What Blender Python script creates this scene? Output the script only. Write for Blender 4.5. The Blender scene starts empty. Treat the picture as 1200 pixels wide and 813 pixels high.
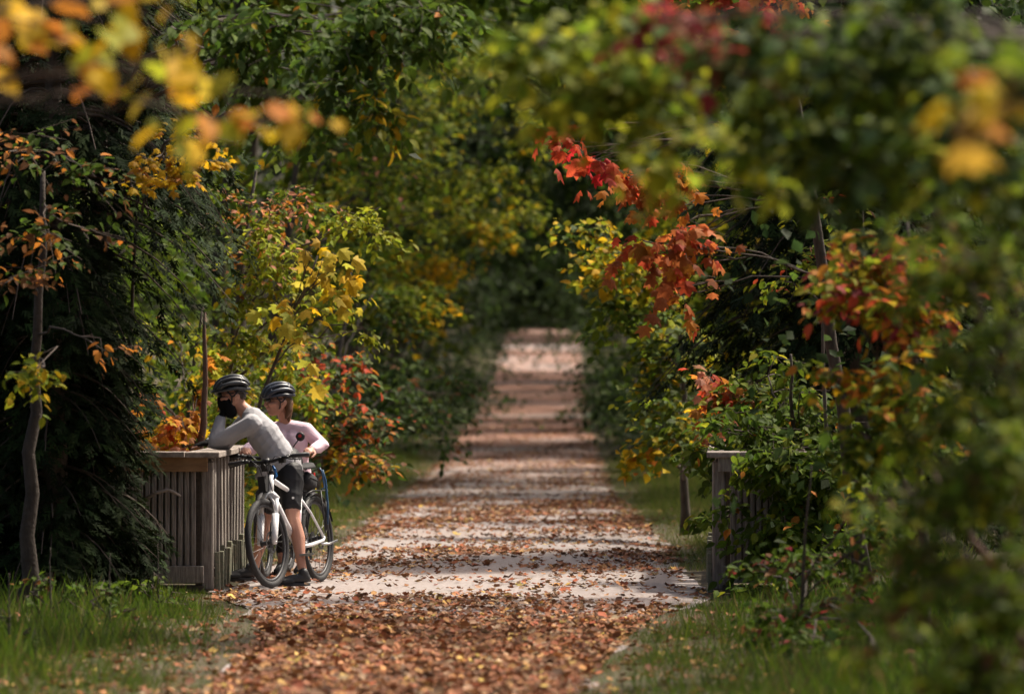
import bpy, bmesh, math, random
import numpy as np
from mathutils import Vector, Matrix, Quaternion
rad = math.radians
SC = bpy.context.scene
COL = SC.collection

# ------------------------------------------------------------------ camera, world, sun, exposure
F = 4928.0                      # focal length in photograph pixels (about 148 mm on a 36 mm wide sensor)
CAMZ = 1.5
cam = bpy.data.cameras.new('camera'); camo = bpy.data.objects.new('camera', cam); COL.objects.link(camo)
cam.sensor_width = 36.0; cam.lens = F * 36.0 / 1200.0
cam.clip_start = 0.5; cam.clip_end = 5000
camo.location = (0, 0, CAMZ)
camo.rotation_euler = (math.pi / 2 + math.atan(53.5 / F), 0, -math.atan(5 / F))
cam.dof.use_dof = True; cam.dof.focus_distance = 33.0; cam.dof.aperture_fstop = 2.3
SC.camera = camo

SUN_EL, SUN_AZ = 56.0, 52.0    # azimuth clockwise from +Y: high, ahead and to the right
wd = bpy.data.worlds.new('World'); SC.world = wd; wd.use_nodes = True
nt = wd.node_tree
sky = nt.nodes.new('ShaderNodeTexSky'); sky.sky_type = 'NISHITA'; sky.sun_disc = False
sky.sun_elevation = rad(SUN_EL); sky.sun_rotation = rad(SUN_AZ)
sky.dust_density = 9.0; sky.ozone_density = 0.3; sky.air_density = 1.0
bg = nt.nodes['Background']; bg.inputs[1].default_value = 0.095
nt.links.new(sky.outputs[0], bg.inputs[0])
sl = bpy.data.lights.new('sun', 'SUN'); slo = bpy.data.objects.new('sun', sl); COL.objects.link(slo)
sl.energy = 4.0; sl.angle = rad(4.0); sl.color = (1.0, 0.91, 0.77)
_d = Vector((math.sin(rad(SUN_AZ)) * math.cos(rad(SUN_EL)), math.cos(rad(SUN_AZ)) * math.cos(rad(SUN_EL)), math.sin(rad(SUN_EL))))
slo.rotation_euler = _d.to_track_quat('Z', 'Y').to_euler(); slo.location = (10, -10, 30)
SC.view_settings.view_transform = 'Standard'; SC.view_settings.look = 'None'
SC.view_settings.gamma = 1.0; SC.view_settings.use_curve_mapping = False
SC.view_settings.exposure = 0.9
SC.render.engine = 'CYCLES'
SC.cycles.use_denoising = True
try: SC.cycles.denoiser = 'OPENIMAGEDENOISE'
except Exception: pass
SC.cycles.max_bounces = 7; SC.cycles.diffuse_bounces = 4; SC.cycles.glossy_bounces = 3; SC.cycles.transmission_bounces = 4
SC.cycles.use_adaptive_sampling = True; SC.cycles.adaptive_threshold = 0.015
SC.cycles.caustics_reflective = False; SC.cycles.caustics_refractive = False

def W(px, py, Y):               # photograph pixel at distance Y -> a point of the place
    return np.array([(px - 595.0) / F * Y, Y, CAMZ - (py - 460.0) / F * Y])

# ------------------------------------------------------------------ materials
MATS = {}
def mat(name, col=(.5, .5, .5), rough=.6, metal=0., spec=.4, noise=None, bump=None, coat=0.):
    """noise = (scale, amount, second colour, stretch xyz), bump = (scale, strength, distance)"""
    if name in MATS: return MATS[name]
    m = bpy.data.materials.new(name); m.use_nodes = True; MATS[name] = m
    t = m.node_tree; b = t.nodes['Principled BSDF']
    b.inputs['Base Color'].default_value = (*col, 1); b.inputs['Roughness'].default_value = rough
    b.inputs['Metallic'].default_value = metal; b.inputs['Specular IOR Level'].default_value = spec
    b.inputs['Coat Weight'].default_value = coat
    if noise or bump:
        tc = t.nodes.new('ShaderNodeTexCoord')
    if noise:
        sc_, amt, col2, st = noise
        mp = t.nodes.new('ShaderNodeMapping'); mp.inputs['Scale'].default_value = st
        t.links.new(tc.outputs['Object'], mp.inputs[0])
        n = t.nodes.new('ShaderNodeTexNoise'); n.inputs['Scale'].default_value = sc_; n.inputs['Detail'].default_value = 6
        n.inputs['Roughness'].default_value = .65
        t.links.new(mp.outputs[0], n.inputs['Vector'])
        r = t.nodes.new('ShaderNodeValToRGB')
        r.color_ramp.elements[0].position = .5 - .5 * (1.05 - amt); r.color_ramp.elements[1].position = .5 + .5 * (1.05 - amt)
        r.color_ramp.elements[0].color = (*col, 1); r.color_ramp.elements[1].color = (*col2, 1)
        t.links.new(n.outputs[0], r.inputs[0]); t.links.new(r.outputs[0], b.inputs['Base Color'])
    if bump:
        n2 = t.nodes.new('ShaderNodeTexNoise'); n2.inputs['Scale'].default_value = bump[0]; n2.inputs['Detail'].default_value = 5
        t.links.new(tc.outputs['Object'], n2.inputs['Vector'])
        bp = t.nodes.new('ShaderNodeBump'); bp.inputs['Strength'].default_value = bump[1]; bp.inputs['Distance'].default_value = bump[2]
        t.links.new(n2.outputs[0], bp.inputs['Height']); t.links.new(bp.outputs[0], b.inputs['Normal'])
    return m

def leaf_mat(name, source, transl=.5, rough=.6, spec=.10):
    if name in MATS: return MATS[name]
    m = bpy.data.materials.new(name); m.use_nodes = True; MATS[name] = m
    t = m.node_tree; b = t.nodes['Principled BSDF']; out = t.nodes['Material Output']
    if source == 'attr':
        a = t.nodes.new('ShaderNodeAttribute'); a.attribute_name = 'leafcol'; c = a.outputs['Color']
    else:
        a = t.nodes.new('ShaderNodeObjectInfo'); c = a.outputs['Color']
    tc = t.nodes.new('ShaderNodeTexCoord'); n = t.nodes.new('ShaderNodeTexNoise'); n.inputs['Scale'].default_value = 14.0
    t.links.new(tc.outputs['Object'], n.inputs['Vector'])
    mr = t.nodes.new('ShaderNodeMapRange'); mr.inputs[1].default_value = .25; mr.inputs[2].default_value = .75
    mr.inputs[3].default_value = .72; mr.inputs[4].default_value = 1.22
    t.links.new(n.outputs[0], mr.inputs[0])
    mx = t.nodes.new('ShaderNodeVectorMath'); mx.operation = 'SCALE'
    t.links.new(c, mx.inputs[0]); t.links.new(mr.outputs[0], mx.inputs['Scale'])
    t.links.new(mx.outputs[0], b.inputs['Base Color'])
    b.inputs['Roughness'].default_value = rough; b.inputs['Specular IOR Level'].default_value = spec
    tr = t.nodes.new('ShaderNodeBsdfTranslucent'); t.links.new(mx.outputs[0], tr.inputs['Color'])
    ms = t.nodes.new('ShaderNodeMixShader'); ms.inputs[0].default_value = transl
    t.links.new(b.outputs[0], ms.inputs[1]); t.links.new(tr.outputs[0], ms.inputs[2])
    t.links.new(ms.outputs[0], out.inputs['Surface'])
    return m
LEAF = leaf_mat('leaf_blade', 'attr'); LEAFO = leaf_mat('leaf_single', 'obj')
NEEDLE = leaf_mat('evergreen_spray', 'attr', transl=.10, rough=.7, spec=.05)
LITTER = leaf_mat('dry_leaf', 'attr', transl=.08, rough=.75, spec=.15)
GRASSM = leaf_mat('grass_blade', 'attr', transl=.3, rough=.55, spec=.25)
BARK = mat('bark_grey', (.10, .080, .065), .9, noise=(5, .75, (.045, .034, .027), (6, 6, 1)), bump=(30, .6, .01))
BARKP = mat('bark_pale', (.13, .105, .085), .85, noise=(4, .7, (.06, .048, .04), (5, 5, 1.2)), bump=(40, .4, .006))
BARKD = mat('bark_dark', (.060, .047, .038), .92, noise=(5, .75, (.03, .023, .018), (6, 6, 1)), bump=(30, .8, .015))
BARKR = mat('bark_reddish', (.15, .085, .06), .8, noise=(6, .7, (.08, .045, .033), (6, 6, 1)), bump=(40, .4, .006))
TWIG = mat('twig', (.07, .05, .038), .85)

# ------------------------------------------------------------------ object helpers
def tag(o, label=None, cat=None, group=None, kind=None):
    if label: o['label'] = label
    if cat: o['category'] = cat
    if group: o['group'] = group
    if kind: o['kind'] = kind
    return o
def empty(name, loc=(0, 0, 0), rot=(0, 0, 0)):
    o = bpy.data.objects.new(name, None); COL.objects.link(o); o.location = loc; o.rotation_euler = rot
    o.empty_display_size = .1
    return o
def link(name, me, m, parent=None, smooth=False):
    """mesh given in the parent's local space"""
    if smooth: me.polygons.foreach_set('use_smooth', np.ones(len(me.polygons), bool))
    if m and not me.materials: me.materials.append(m)
    o = bpy.data.objects.new(name, me); COL.objects.link(o)
    if parent: o.parent = parent
    return o
def bm_link(name, bm, m, parent=None, smooth=False):
    me = bpy.data.meshes.new(name); bm.to_mesh(me); bm.free()
    return link(name, me, m, parent, smooth)
def pyd(name, v, f, m, parent=None, smooth=False):
    me = bpy.data.meshes.new(name); me.from_pydata([tuple(map(float, q)) for q in v], [], f); me.update()
    return link(name, me, m, parent, smooth)
def bm_box(bm, c, s, rot=None, bevel=0.):
    M = Matrix.Translation(Vector(c)) @ (rot if rot is not None else Matrix.Identity(4)) @ Matrix.Diagonal((*s, 1))
    r = bmesh.ops.create_cube(bm, size=1, matrix=M)
    if bevel:
        es = list({e for v in r['verts'] for e in v.link_edges})
        bmesh.ops.bevel(bm, geom=es, offset=bevel, segments=1, affect='EDGES')
def tube_arrays(pts, rs, n=8, caps=True):
    pts = [np.asarray(p, float) for p in pts]; V = []; Fc = []
    up = None
    for i, p in enumerate(pts):
        if i == 0: d = pts[1] - pts[0]
        elif i == len(pts) - 1: d = pts[-1] - pts[-2]
        else: d = pts[i + 1] - pts[i - 1]
        d = d / (np.linalg.norm(d) + 1e-9)
        if up is None:
            h = np.array([0, 0, 1.]) if abs(d[2]) < .9 else np.array([1., 0, 0])
            up = np.cross(np.cross(d, h), d)
        up = up - d * np.dot(up, d); up /= np.linalg.norm(up) + 1e-9
        s = np.cross(d, up)
        for k in range(n):
            a = 2 * math.pi * k / n
            V.append(p + rs[i] * (math.cos(a) * s + math.sin(a) * up))
    for i in range(len(pts) - 1):
        for k in range(n):
            a = i * n + k; b = i * n + (k + 1) % n
            Fc.append((a, b, b + n, a + n))
    if caps:
        Fc.append(tuple(range(n - 1, -1, -1))); Fc.append(tuple(range((len(pts) - 1) * n, len(pts) * n)))
    return V, Fc
class MB:
    def __init__(s): s.v = []; s.f = []
    def add(s, V, Fc):
        o = len(s.v); s.v += list(V); s.f += [tuple(i + o for i in q) for q in Fc]; return s
    def tube(s, pts, r, n=8, caps=True):
        rs = r if hasattr(r, '__len__') else [r] * len(pts)
        return s.add(*tube_arrays(pts, rs, n, caps))
    def ring(s, c, R, r, axis='Y', n=40, m=8, sx=1.):
        V = []; Fc = []
        for i in range(n):
            a = 2 * math.pi * i / n
            for k in range(m):
                b = 2 * math.pi * k / m
                rr = R + r * math.cos(b); h = r * sx * math.sin(b)
                V.append((c[0] + rr * math.cos(a), c[1] + h, c[2] + rr * math.sin(a)))
        for i in range(n):
            for k in range(m):
                Fc.append((i * m + k, i * m + (k + 1) % m, ((i + 1) % n) * m + (k + 1) % m, ((i + 1) % n) * m + k))
        return s.add(V, Fc)
    def disc(s, c, R, h, n=20):           # short cylinder along Y
        return s.tube([(c[0], c[1] - h / 2, c[2]), (c[0], c[1] + h / 2, c[2])], R, n)
    def box(s, c, sz, rot=None):
        x, y, z = [q / 2 for q in sz]
        V = [Vector((a * x, b * y, d * z)) for a in (-1, 1) for b in (-1, 1) for d in (-1, 1)]
        if rot is not None: V = [rot @ q for q in V]
        V = [np.array(q) + np.array(c) for q in V]
        return s.add(V, [(0, 1, 3, 2), (4, 6, 7, 5), (0, 4, 5, 1), (2, 3, 7, 6), (0, 2, 6, 4), (1, 5, 7, 3)])
    def build(s, name, m, parent=None, smooth=False): return pyd(name, s.v, s.f, m, parent, smooth)

# ------------------------------------------------------------------ ground and trail
_py = np.arange(-60, 2500, 1.0)
_pz = np.interp(_py, [-60, 64, 85, 121, 150, 175, 195, 215, 260, 2500], [0, 0, .22, 1.0, 2.3, 3.62, 4.4, 4.75, 4.9, 4.9])
_k = np.hanning(21); _k /= _k.sum(); _pz = np.convolve(np.pad(_pz, 10, mode='edge'), _k, 'valid')
def zp(Y): return np.interp(Y, _py, _pz)
_LY = [-20, 15, 20.9, 26, 29, 31.2, 36.4, 38, 41, 61.6, 90, 121, 150, 175, 200, 260]
_LX = [-1.7, -1.6, -1.5, -1.52, -1.75, -2.18, -2.18, -1.9, -1.68, -1.62, -1.25, -.84, -.46, -.2, .1, 1.5]
_RY = [-20, 15, 20.9, 26.4, 29.5, 31.2, 36.4, 41, 61.6, 90, 121, 150, 175, 200, 260]
_RX = [.2, .1, .28, .74, 1.15, 1.52, 1.52, 1.6, 1.62, 1.92, 2.3, 2.68, 3.05, 3.4, 4.8]
def eL(Y): return np.interp(Y, _LY, _LX)
def eR(Y): return np.interp(Y, _RY, _RX)
RNG = np.random.default_rng(7)
def sheet(name, xs_fn, ys, nx, zfn, m):
    V = []; Fc = []
    for Y in ys:
        for j in range(nx + 1):
            X = xs_fn(Y, j / nx); V.append((X, Y, zfn(X, Y)))
    for i in range(len(ys) - 1):
        for j in range(nx):
            a = i * (nx + 1) + j; Fc.append((a, a + 1, a + nx + 2, a + nx + 1))
    return pyd(name, V, Fc, m, None, True)
def wob(x, y):
    return (math.sin(x * 1.7 + y * .9) + math.sin(x * .63 - y * 1.31 + 2) + math.sin(x * 2.9 + y * 2.3 + 1) * .5) / 2.5
def ground_z(X, Y):
    l, r = float(eL(Y)), float(eR(Y)); d = max(l - X, X - r, 0.)
    z = float(zp(Y)) - .03
    t = min(d / 1.2, 1.); z += t * (.03 + .035 * wob(X, Y))
    if d > 2.5: z += min((d - 2.5) * .06, .9) * (.6 + .4 * wob(X * .3, Y * .3))
    return z
def ground_mat():
    m = mat('forest_floor', (.06, .045, .03), .95)
    t = m.node_tree; b = t.nodes['Principled BSDF']; tc = t.nodes.new('ShaderNodeTexCoord')
    n = t.nodes.new('ShaderNodeTexNoise'); n.inputs['Scale'].default_value = .9; n.inputs['Detail'].default_value = 9; n.inputs['Roughness'].default_value = .7
    t.links.new(tc.outputs['Object'], n.inputs['Vector'])
    r = t.nodes.new('ShaderNodeValToRGB'); e = r.color_ramp.elements
    e[0].position = .32; e[0].color = (.035, .028, .018, 1); e[1].position = .7; e[1].color = (.045, .065, .018, 1)
    q = e.new(.52); q.color = (.075, .055, .03, 1)
    t.links.new(n.outputs[0], r.inputs[0]); t.links.new(r.outputs[0], b.inputs['Base Color'])
    n2 = t.nodes.new('ShaderNodeTexNoise'); n2.inputs['Scale'].default_value = 18; n2.inputs['Detail'].default_value = 6
    t.links.new(tc.outputs['Object'], n2.inputs['Vector'])
    bp = t.nodes.new('ShaderNodeBump'); bp.inputs['Strength'].default_value = .8; bp.inputs['Distance'].default_value = .04
    t.links.new(n2.outputs[0], bp.inputs['Height']); t.links.new(bp.outputs[0], b.inputs['Normal'])
    return m
def trail_mat():
    m = mat('gravel_dust', (.4, .36, .34), .9)
    t = m.node_tree; b = t.nodes['Principled BSDF']; tc = t.nodes.new('ShaderNodeTexCoord')
    def noise(scale, det=6, st=None, ro=.6):
        n = t.nodes.new('ShaderNodeTexNoise'); n.inputs['Scale'].default_value = scale; n.inputs['Detail'].default_value = det; n.inputs['Roughness'].default_value = ro
        if st:
            mp = t.nodes.new('ShaderNodeMapping'); mp.inputs['Scale'].default_value = st
            t.links.new(tc.outputs['Object'], mp.inputs[0]); t.links.new(mp.outputs[0], n.inputs['Vector'])
        else: t.links.new(tc.outputs['Object'], n.inputs['Vector'])
        return n.outputs[0]
    def ramp(fac, stops):
        r = t.nodes.new('ShaderNodeValToRGB'); e = r.color_ramp.elements
        e[0].position, e[0].color = stops[0][0], (*stops[0][1], 1); e[1].position, e[1].color = stops[-1][0], (*stops[-1][1], 1)
        for p, c in stops[1:-1]:
            q = e.new(p); q.color = (*c, 1)
        t.links.new(fac, r.inputs[0]); return r.outputs[0]
    base = ramp(noise(38, 8, None, .75), [(.3, (.16, .13, .12)), (.5, (.275, .238, .228)), (.72, (.36, .322, .312))])
    # crumbled leaf bits trodden into the dust, in drifts along the trail
    crumbs = ramp(noise(16, 5, None, .8), [(.5, (0, 0, 0)), (.6, (1, 1, 1))])
    drift = ramp(noise(.35, 4, (.7, 1, 1)), [(.42, (0, 0, 0)), (.6, (1, 1, 1))])
    mu = t.nodes.new('ShaderNodeMath'); mu.operation = 'MULTIPLY'
    t.links.new(crumbs, mu.inputs[0]); t.links.new(drift, mu.inputs[1])
    mx = t.nodes.new('ShaderNodeMix'); mx.data_type = 'RGBA'
    t.links.new(mu.outputs[0], mx.inputs[0]); t.links.new(base, mx.inputs[6]); mx.inputs[7].default_value = (.16, .085, .045, 1)
    # beyond where single leaves can be told apart the leaf carpet is part of the surface
    sep = t.nodes.new('ShaderNodeSeparateXYZ'); t.links.new(tc.outputs['Object'], sep.inputs[0])
    mr = t.nodes.new('ShaderNodeMapRange'); mr.inputs[1].default_value = 60; mr.inputs[2].default_value = 100
    t.links.new(sep.outputs[1], mr.inputs[0])
    far = ramp(noise(.22, 5, (.35, 1, 1), .7), [(.38, (0, 0, 0)), (.5, (1, 1, 1))])
    mm = t.nodes.new('ShaderNodeMath'); mm.operation = 'MULTIPLY'; t.links.new(mr.outputs[0], mm.inputs[0]); t.links.new(far, mm.inputs[1])
    m2 = t.nodes.new('ShaderNodeMath'); m2.operation = 'MULTIPLY'; t.links.new(mm.outputs[0], m2.inputs[0]); m2.inputs[1].default_value = .92
    mx2 = t.nodes.new('ShaderNodeMix'); mx2.data_type = 'RGBA'
    t.links.new(m2.outputs[0], mx2.inputs[0]); t.links.new(mx.outputs[2], mx2.inputs[6])
    brown = ramp(noise(7, 6, None, .8), [(.3, (.13, .055, .032)), (.5, (.26, .115, .07)), (.7, (.38, .20, .135))])
    t.links.new(brown, mx2.inputs[7])
    t.links.new(mx2.outputs[2], b.inputs['Base Color'])
    n2 = noise(60, 6)
    bp = t.nodes.new('ShaderNodeBump'); bp.inputs['Strength'].default_value = .5; bp.inputs['Distance'].default_value = .012
    t.links.new(n2, bp.inputs['Height']); t.links.new(bp.outputs[0], b.inputs['Normal'])
    return m
_ys = list(np.arange(-20, 80, 1.0)) + list(np.arange(80, 280, 4.0)) + [300, 400, 600, 1000, 1600, 2400]
def gx(Y, u):
    s = (u - .5) * 2; w = 9 + max(Y, 0) * .02
    return (abs(s) ** 3 * 160 + abs(s) * w) * (1 if s > 0 else -1) + (float(eL(Y)) + float(eR(Y))) / 2 * (1 - abs(s))
tag(sheet('ground', gx, _ys, 70, ground_z, ground_mat()), 'brown forest floor with moss beside the trail', 'ground', kind='structure')
def tx(Y, u):
    l, r = float(eL(Y)), float(eR(Y))
    l += .1 * wob(1.3, Y * 1.6) + .05 * wob(5, Y * 4); r += .1 * wob(7.3, Y * 1.7) + .05 * wob(2, Y * 4.4)
    return l + (r - l) * u
def tz(X, Y):
    l, r = float(eL(Y)), float(eR(Y)); u = (X - l) / (r - l)
    return float(zp(Y)) - .03 + .03 * min(1, max(0, 8 * u, 0)) * min(1, max(0, 8 * (1 - u))) + .006 * wob(X * 2, Y) + .004
tag(sheet('trail', tx, list(np.arange(-20, 90, .4)) + list(np.arange(90, 262, 2.0)), 24, tz, trail_mat()),
    'pale gravel trail strewn with fallen leaves, running into the tree tunnel', 'trail', kind='structure')
# ------------------------------------------------------------------ wooden bridge railings
WOOD = mat('weathered_wood', (.29, .255, .225), .88, noise=(7, .75, (.12, .10, .085), (9, 9, .8)), bump=(60, .5, .004))
WOODH = mat('weathered_cap', (.34, .29, .255), .9, noise=(6, .75, (.16, .13, .11), (3, 3, 3)), bump=(60, .5, .004))
WOODB = mat('brown_board', (.30, .175, .085), .8, noise=(6, .7, (.19, .105, .05), (1.5, 8, 8)), bump=(50, .3, .003))
WOODG = mat('mossy_wood', (.13, .15, .10), .92, noise=(9, .8, (.21, .19, .14), (4, 4, 4)), bump=(60, .5, .004))
WOODD = mat('dark_wood', (.085, .066, .052), .9, noise=(8, .7, (.04, .03, .024), (5, 5, 5)))
_sl = {}
def board(name, c, s, m, parent, rx=0, ry=0, rz=0):
    key = (tuple(round(q, 4) for q in s), m.name)
    if key not in _sl:
        bm = bmesh.new(); bm_box(bm, (0, 0, 0), s, bevel=min(s) * .12)
        me = bpy.data.meshes.new(name); bm.to_mesh(me); bm.free(); me.materials.append(m); _sl[key] = me
    o = bpy.data.objects.new(name, _sl[key]); COL.objects.link(o); o.parent = parent
    o.location = c; o.rotation_euler = (rx, ry, rz); return o
rr = random.Random(3)
def railing(label, cx, cy, wing_sign, flare, side_len, wing_len, nside):
    """corner post at (cx, cy); the side panel runs along the trail, the wing turns away from it"""
    R = empty('wooden_railing', (cx, cy, 0)); tag(R, label, 'railing', 'bridge railings')
    s = wing_sign
    H = 1.05
    board('post', (s * .0, .06, .49), (.1, .1, .98), WOOD, R)
    # side panel
    for k in range(nside):
        y = .17 + (side_len - .3) * k / (nside - 1)
        x = flare * y
        board('slat', (x - s * .012, y, .58 + rr.uniform(-.012, .012)), (.040, .14, .84), WOOD, R, rx=rr.uniform(-.006, .006), ry=rr.uniform(-.012, .012))
        board('kerb_picket', (x - s * .075 + rr.uniform(-.004, .004), y - .05, .13 + rr.uniform(-.02, .02)), (.036, .075, .30), WOODG, R, rx=rr.uniform(-.02, .02), ry=rr.uniform(-.03, .03))
        if k % 2: board('kerb_picket', (x - s * .074, y + .17, .17 + rr.uniform(-.02, .03)), (.036, .075, .27), WOODG, R, ry=rr.uniform(-.03, .03))
    a = -math.atan(flare)
    ln = side_len + .16
    board('top_rail', (flare * ln / 2 + s * .01, ln / 2 - .02, .955), (.038, ln - .1, .09), WOOD, R, rz=a)
    board('kerb_rail', (flare * ln / 2 - s * .045, ln / 2 + .02, .13), (.03, ln - .1, .06), WOODD, R, rz=a)
    for i in range(2):
        L = ln / 2
        board('cap_board', (flare * (L * (i + .5)) + s * .03, L * (i + .5) - .08 + .13 * 0, H - .022 + .002 * i), (.26, L - .012, .044), WOODH, R, rz=a)
    for k in range(3):
        y = .3 + k * (side_len - .4) / 2
        board('post', (flare * y + s * .075, y + .2, .48), (.09, .09, .96), WOODD, R)
    # wing panel, square to the trail
    n = int(wing_len / .05)
    for k in range(n):
        x = s * (.10 + k * .05)
        board('slat', (x, .0 + rr.uniform(-.003, .003), .555 + rr.uniform(-.008, .008)), (.036, .036, .80), WOOD, R, ry=rr.uniform(-.008, .008))
        board('back_slat', (x + s * .025, .08, .55), (.040, .02, .8), WOOD, R)
    board('fascia_board', (s * (wing_len / 2 - .01), -.034, .955), (wing_len, .03, .11), WOODB if s < 0 else WOOD, R)
    board('bottom_rail', (s * (wing_len / 2 + .02), -.034, .12), (wing_len, .034, .13), WOOD, R)
    board('base_board', (s * (wing_len / 2 + .02), .0, .01), (wing_len, .06, .06), WOODD, R)
    board('cap_board', (s * (wing_len / 2 + .16), .0, H - .019), (wing_len, .24, .044), WOODH, R)
    board('post', (s * (wing_len + .05), .03, .48), (.1, .1, .96), WOODD, R)
    return R
LR = railing('weathered wooden railing under the leaning cyclist, left of the trail', -2.29, 32.0, -1, 0., 4.1, 1.5, 11)
RR_ = railing('grey wooden railing half hidden by the green bush, right of the trail', 1.61, 32.0, 1, .052, 4.0, .6, 11)
# dry bent stick caught on the slats of the left railing
mb = MB(); mb.tube([W(172, 583, 31.93), W(184, 577, 31.92), W(197, 573.5, 31.92), W(204, 576.5, 31.92), W(212, 581, 31.94)], [.014, .013, .013, .012, .009], 7)
tag(mb.build('dry_stick', WOODH, None, True), 'dry bent stick caught across the railing slats', 'stick')

# ------------------------------------------------------------------ bicycles
WHITE = mat('white_paint', (.70, .70, .72), .3, spec=.5, coat=.4)
BLACK = mat('black_plastic', (.018, .018, .02), .45)
BLACKF = mat('black_frame', (.02, .021, .025), .3, spec=.5, coat=.3)
RUB = mat('tyre_rubber', (.022, .022, .024), .75, bump=(160, .4, .003))
ALU = mat('aluminium', (.55, .56, .58), .3, metal=1.)
STEEL = mat('spoke_steel', (.06, .06, .062), .45, metal=.6)
GREY = mat('grey_plastic', (.045, .045, .05), .5)
BLUE = mat('blue_cable', (.02, .16, .45), .4)
BLUED = mat('dark_blue_tube', (.03, .08, .16), .4)
PINKB = mat('pink_bottle', (.55, .35, .42), .35, spec=.5)
MIRR = mat('mirror_glass', (.6, .6, .6), .04, metal=1.)
FAB = mat('black_nylon', (.02, .02, .022), .8, bump=(90, .3, .003))
RED = mat('red_plastic', (.45, .02, .02), .4)

def make_bike(name, label, loc, heading, lean, steer, fm, forkm, group, extras):
    R = empty(name, loc); tag(R, label, 'bicycle', group)
    R.rotation_mode = 'XYZ'
    M = Matrix.Rotation(heading, 4, 'Z') @ Matrix.Rotation(lean, 4, 'X')
    R.rotation_euler = M.to_euler('XYZ')
    # local: x forward, y to the rider's left, origin on the ground under the middle of the bicycle
    ox = -.54
    P = lambda x, y, z: np.array([x + ox, y, z])
    RW = .345
    ax0, ax1 = Vector(P(.93, 0, .72)), Vector(P(.885, 0, .86)); axd = (ax1 - ax0).normalized()
    SM = Matrix.Translation(ax0) @ Matrix.Rotation(steer, 4, axd) @ Matrix.Translation(-ax0)
    def steered(o):
        o.data.transform(SM); return o
    def wheel(c, st, nm):
        f = (lambda o: steered(o)) if st else (lambda o: o)
        h = MB(); h.tube([c + (0, -.05, 0), c + (0, -.045, 0), c + (0, -.03, 0), c + (0, .03, 0), c + (0, .045, 0), c + (0, .05, 0)], [.012, .03, .018, .018, .03, .012], 12)
        w = f(h.build(nm, GREY, R, True))
        def sub(o): o.parent = w; return o
        t = MB(); t.ring(c, RW - .026, .026, n=56, m=10, sx=.95); sub(f(t.build('tyre', RUB, None, True)))
        r = MB(); r.ring(c, RW - .058, .013, n=56, m=6, sx=.9); sub(f(r.build('rim', GREY, None, True)))
        s = MB()
        for k in range(28):
            a = 2 * math.pi * k / 28; b = a + (.45 if k % 4 < 2 else -.45); y = .032 if k % 2 else -.032
            s.tube([c + (math.cos(b) * .028, y, math.sin(b) * .028), c + (math.cos(a) * (RW - .066), 0, math.sin(a) * (RW - .066))], .0014, 4, False)
        sub(f(s.build('spoke_set', STEEL, None)))
        d = MB(); d.ring(c + (0, .036, 0), .078, .009, n=30, m=4, sx=.12)
        for k in range(5):
            a = k * 2 * math.pi / 5; d.tube([c + (math.cos(a) * .02, .036, math.sin(a) * .02), c + (math.cos(a + .5) * .074, .036, math.sin(a + .5) * .074)], .004, 4)
        sub(f(d.build('brake_disc', STEEL, None, False)))
        return w
    hubR, hubF, BB = P(0, 0, RW), P(1.08, 0, RW), P(.43, 0, .29)
    wheel(hubR, False, 'rear_wheel'); wheel(hubF, True, 'front_wheel')
    # frame
    f = MB()
    f.tube([P(.935, 0, .70), P(.885, 0, .86)], .024, 12)
    f.tube([P(.885, 0, .83), P(.6, 0, .755), P(.29, 0, .66)], [.021, .019, .017], 10)
    f.tube([P(.925, 0, .735), P(.7, 0, .52), BB], [.026, .029, .026], 12)
    f.tube([BB, P(.28, 0, .70)], .018, 10)
    f.tube([BB + (0, -.036, 0), BB + (0, .036, 0)], .026, 12)
    for y in (-1, 1):
        f.tube([BB + (-.03, y * .02, 0), P(.25, y * .045, .30), P(.03, y * .066, .325), hubR + (0, y * .066, 0)], [.015, .016, .014, .010], 8)
        f.tube([P(.295, y * .012, .655), P(.2, y * .045, .55), P(.02, y * .066, .36)], [.010, .010, .009], 8)
        f.tube([hubR + (0, y * .05, 0), hubR + (0, y * .072, 0)], .017, 8)
    f.build('frame', fm, R, True)
    # suspension fork
    fk = MB(); cr = P(.945, 0, .695)
    fk.tube([P(.95, -.068, .675), cr + (0, -.03, .016), cr + (0, .03, .016), P(.95, .068, .675)], [.022, .026, .026, .022], 10)
    for y in (-1, 1):
        fk.tube([P(.955, y * .062, .68), P(1.01, y * .062, .52)], [.017, .017], 10)
        fk.tube([P(1.005, y * .062, .56), P(1.06, y * .062, .40), P(1.08, y * .062, .335)], [.029, .026, .022], 10)
    fk.tube([P(1.0, -.06, .575), P(.985, -.045, .66), P(.96, 0, .735 - .018), P(.985, .045, .66), P(1.0, .06, .575)], .011, 8)
    steered(fk.build('fork', forkm, R, True))
    ax = MB(); ax.tube([hubF + (0, -.085, 0), hubF + (0, .085, 0)], .008, 8); steered(ax.build('axle', ALU, R, True))
    # stem and bars
    st = MB(); st.tube([P(.885, 0, .865), P(.868, 0, .915)], .022, 10); st.tube([P(.87, 0, .905), P(.935, 0, .965)], [.021, .02], 10)
    st.disc(P(.937, 0, .968), .026, .05, 12); steered(st.build('stem', BLACK, R, True))
    hb = MB(); hb.tube([P(.89, -.34, .985), P(.915, -.18, .99), P(.937, -.06, .968), P(.937, .06, .968), P(.915, .18, .99), P(.89, .34, .985)], [.011, .0115, .0155, .0155, .0115, .011], 10)
    bar = steered(hb.build('handlebar', BLACK, R, True))
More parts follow.
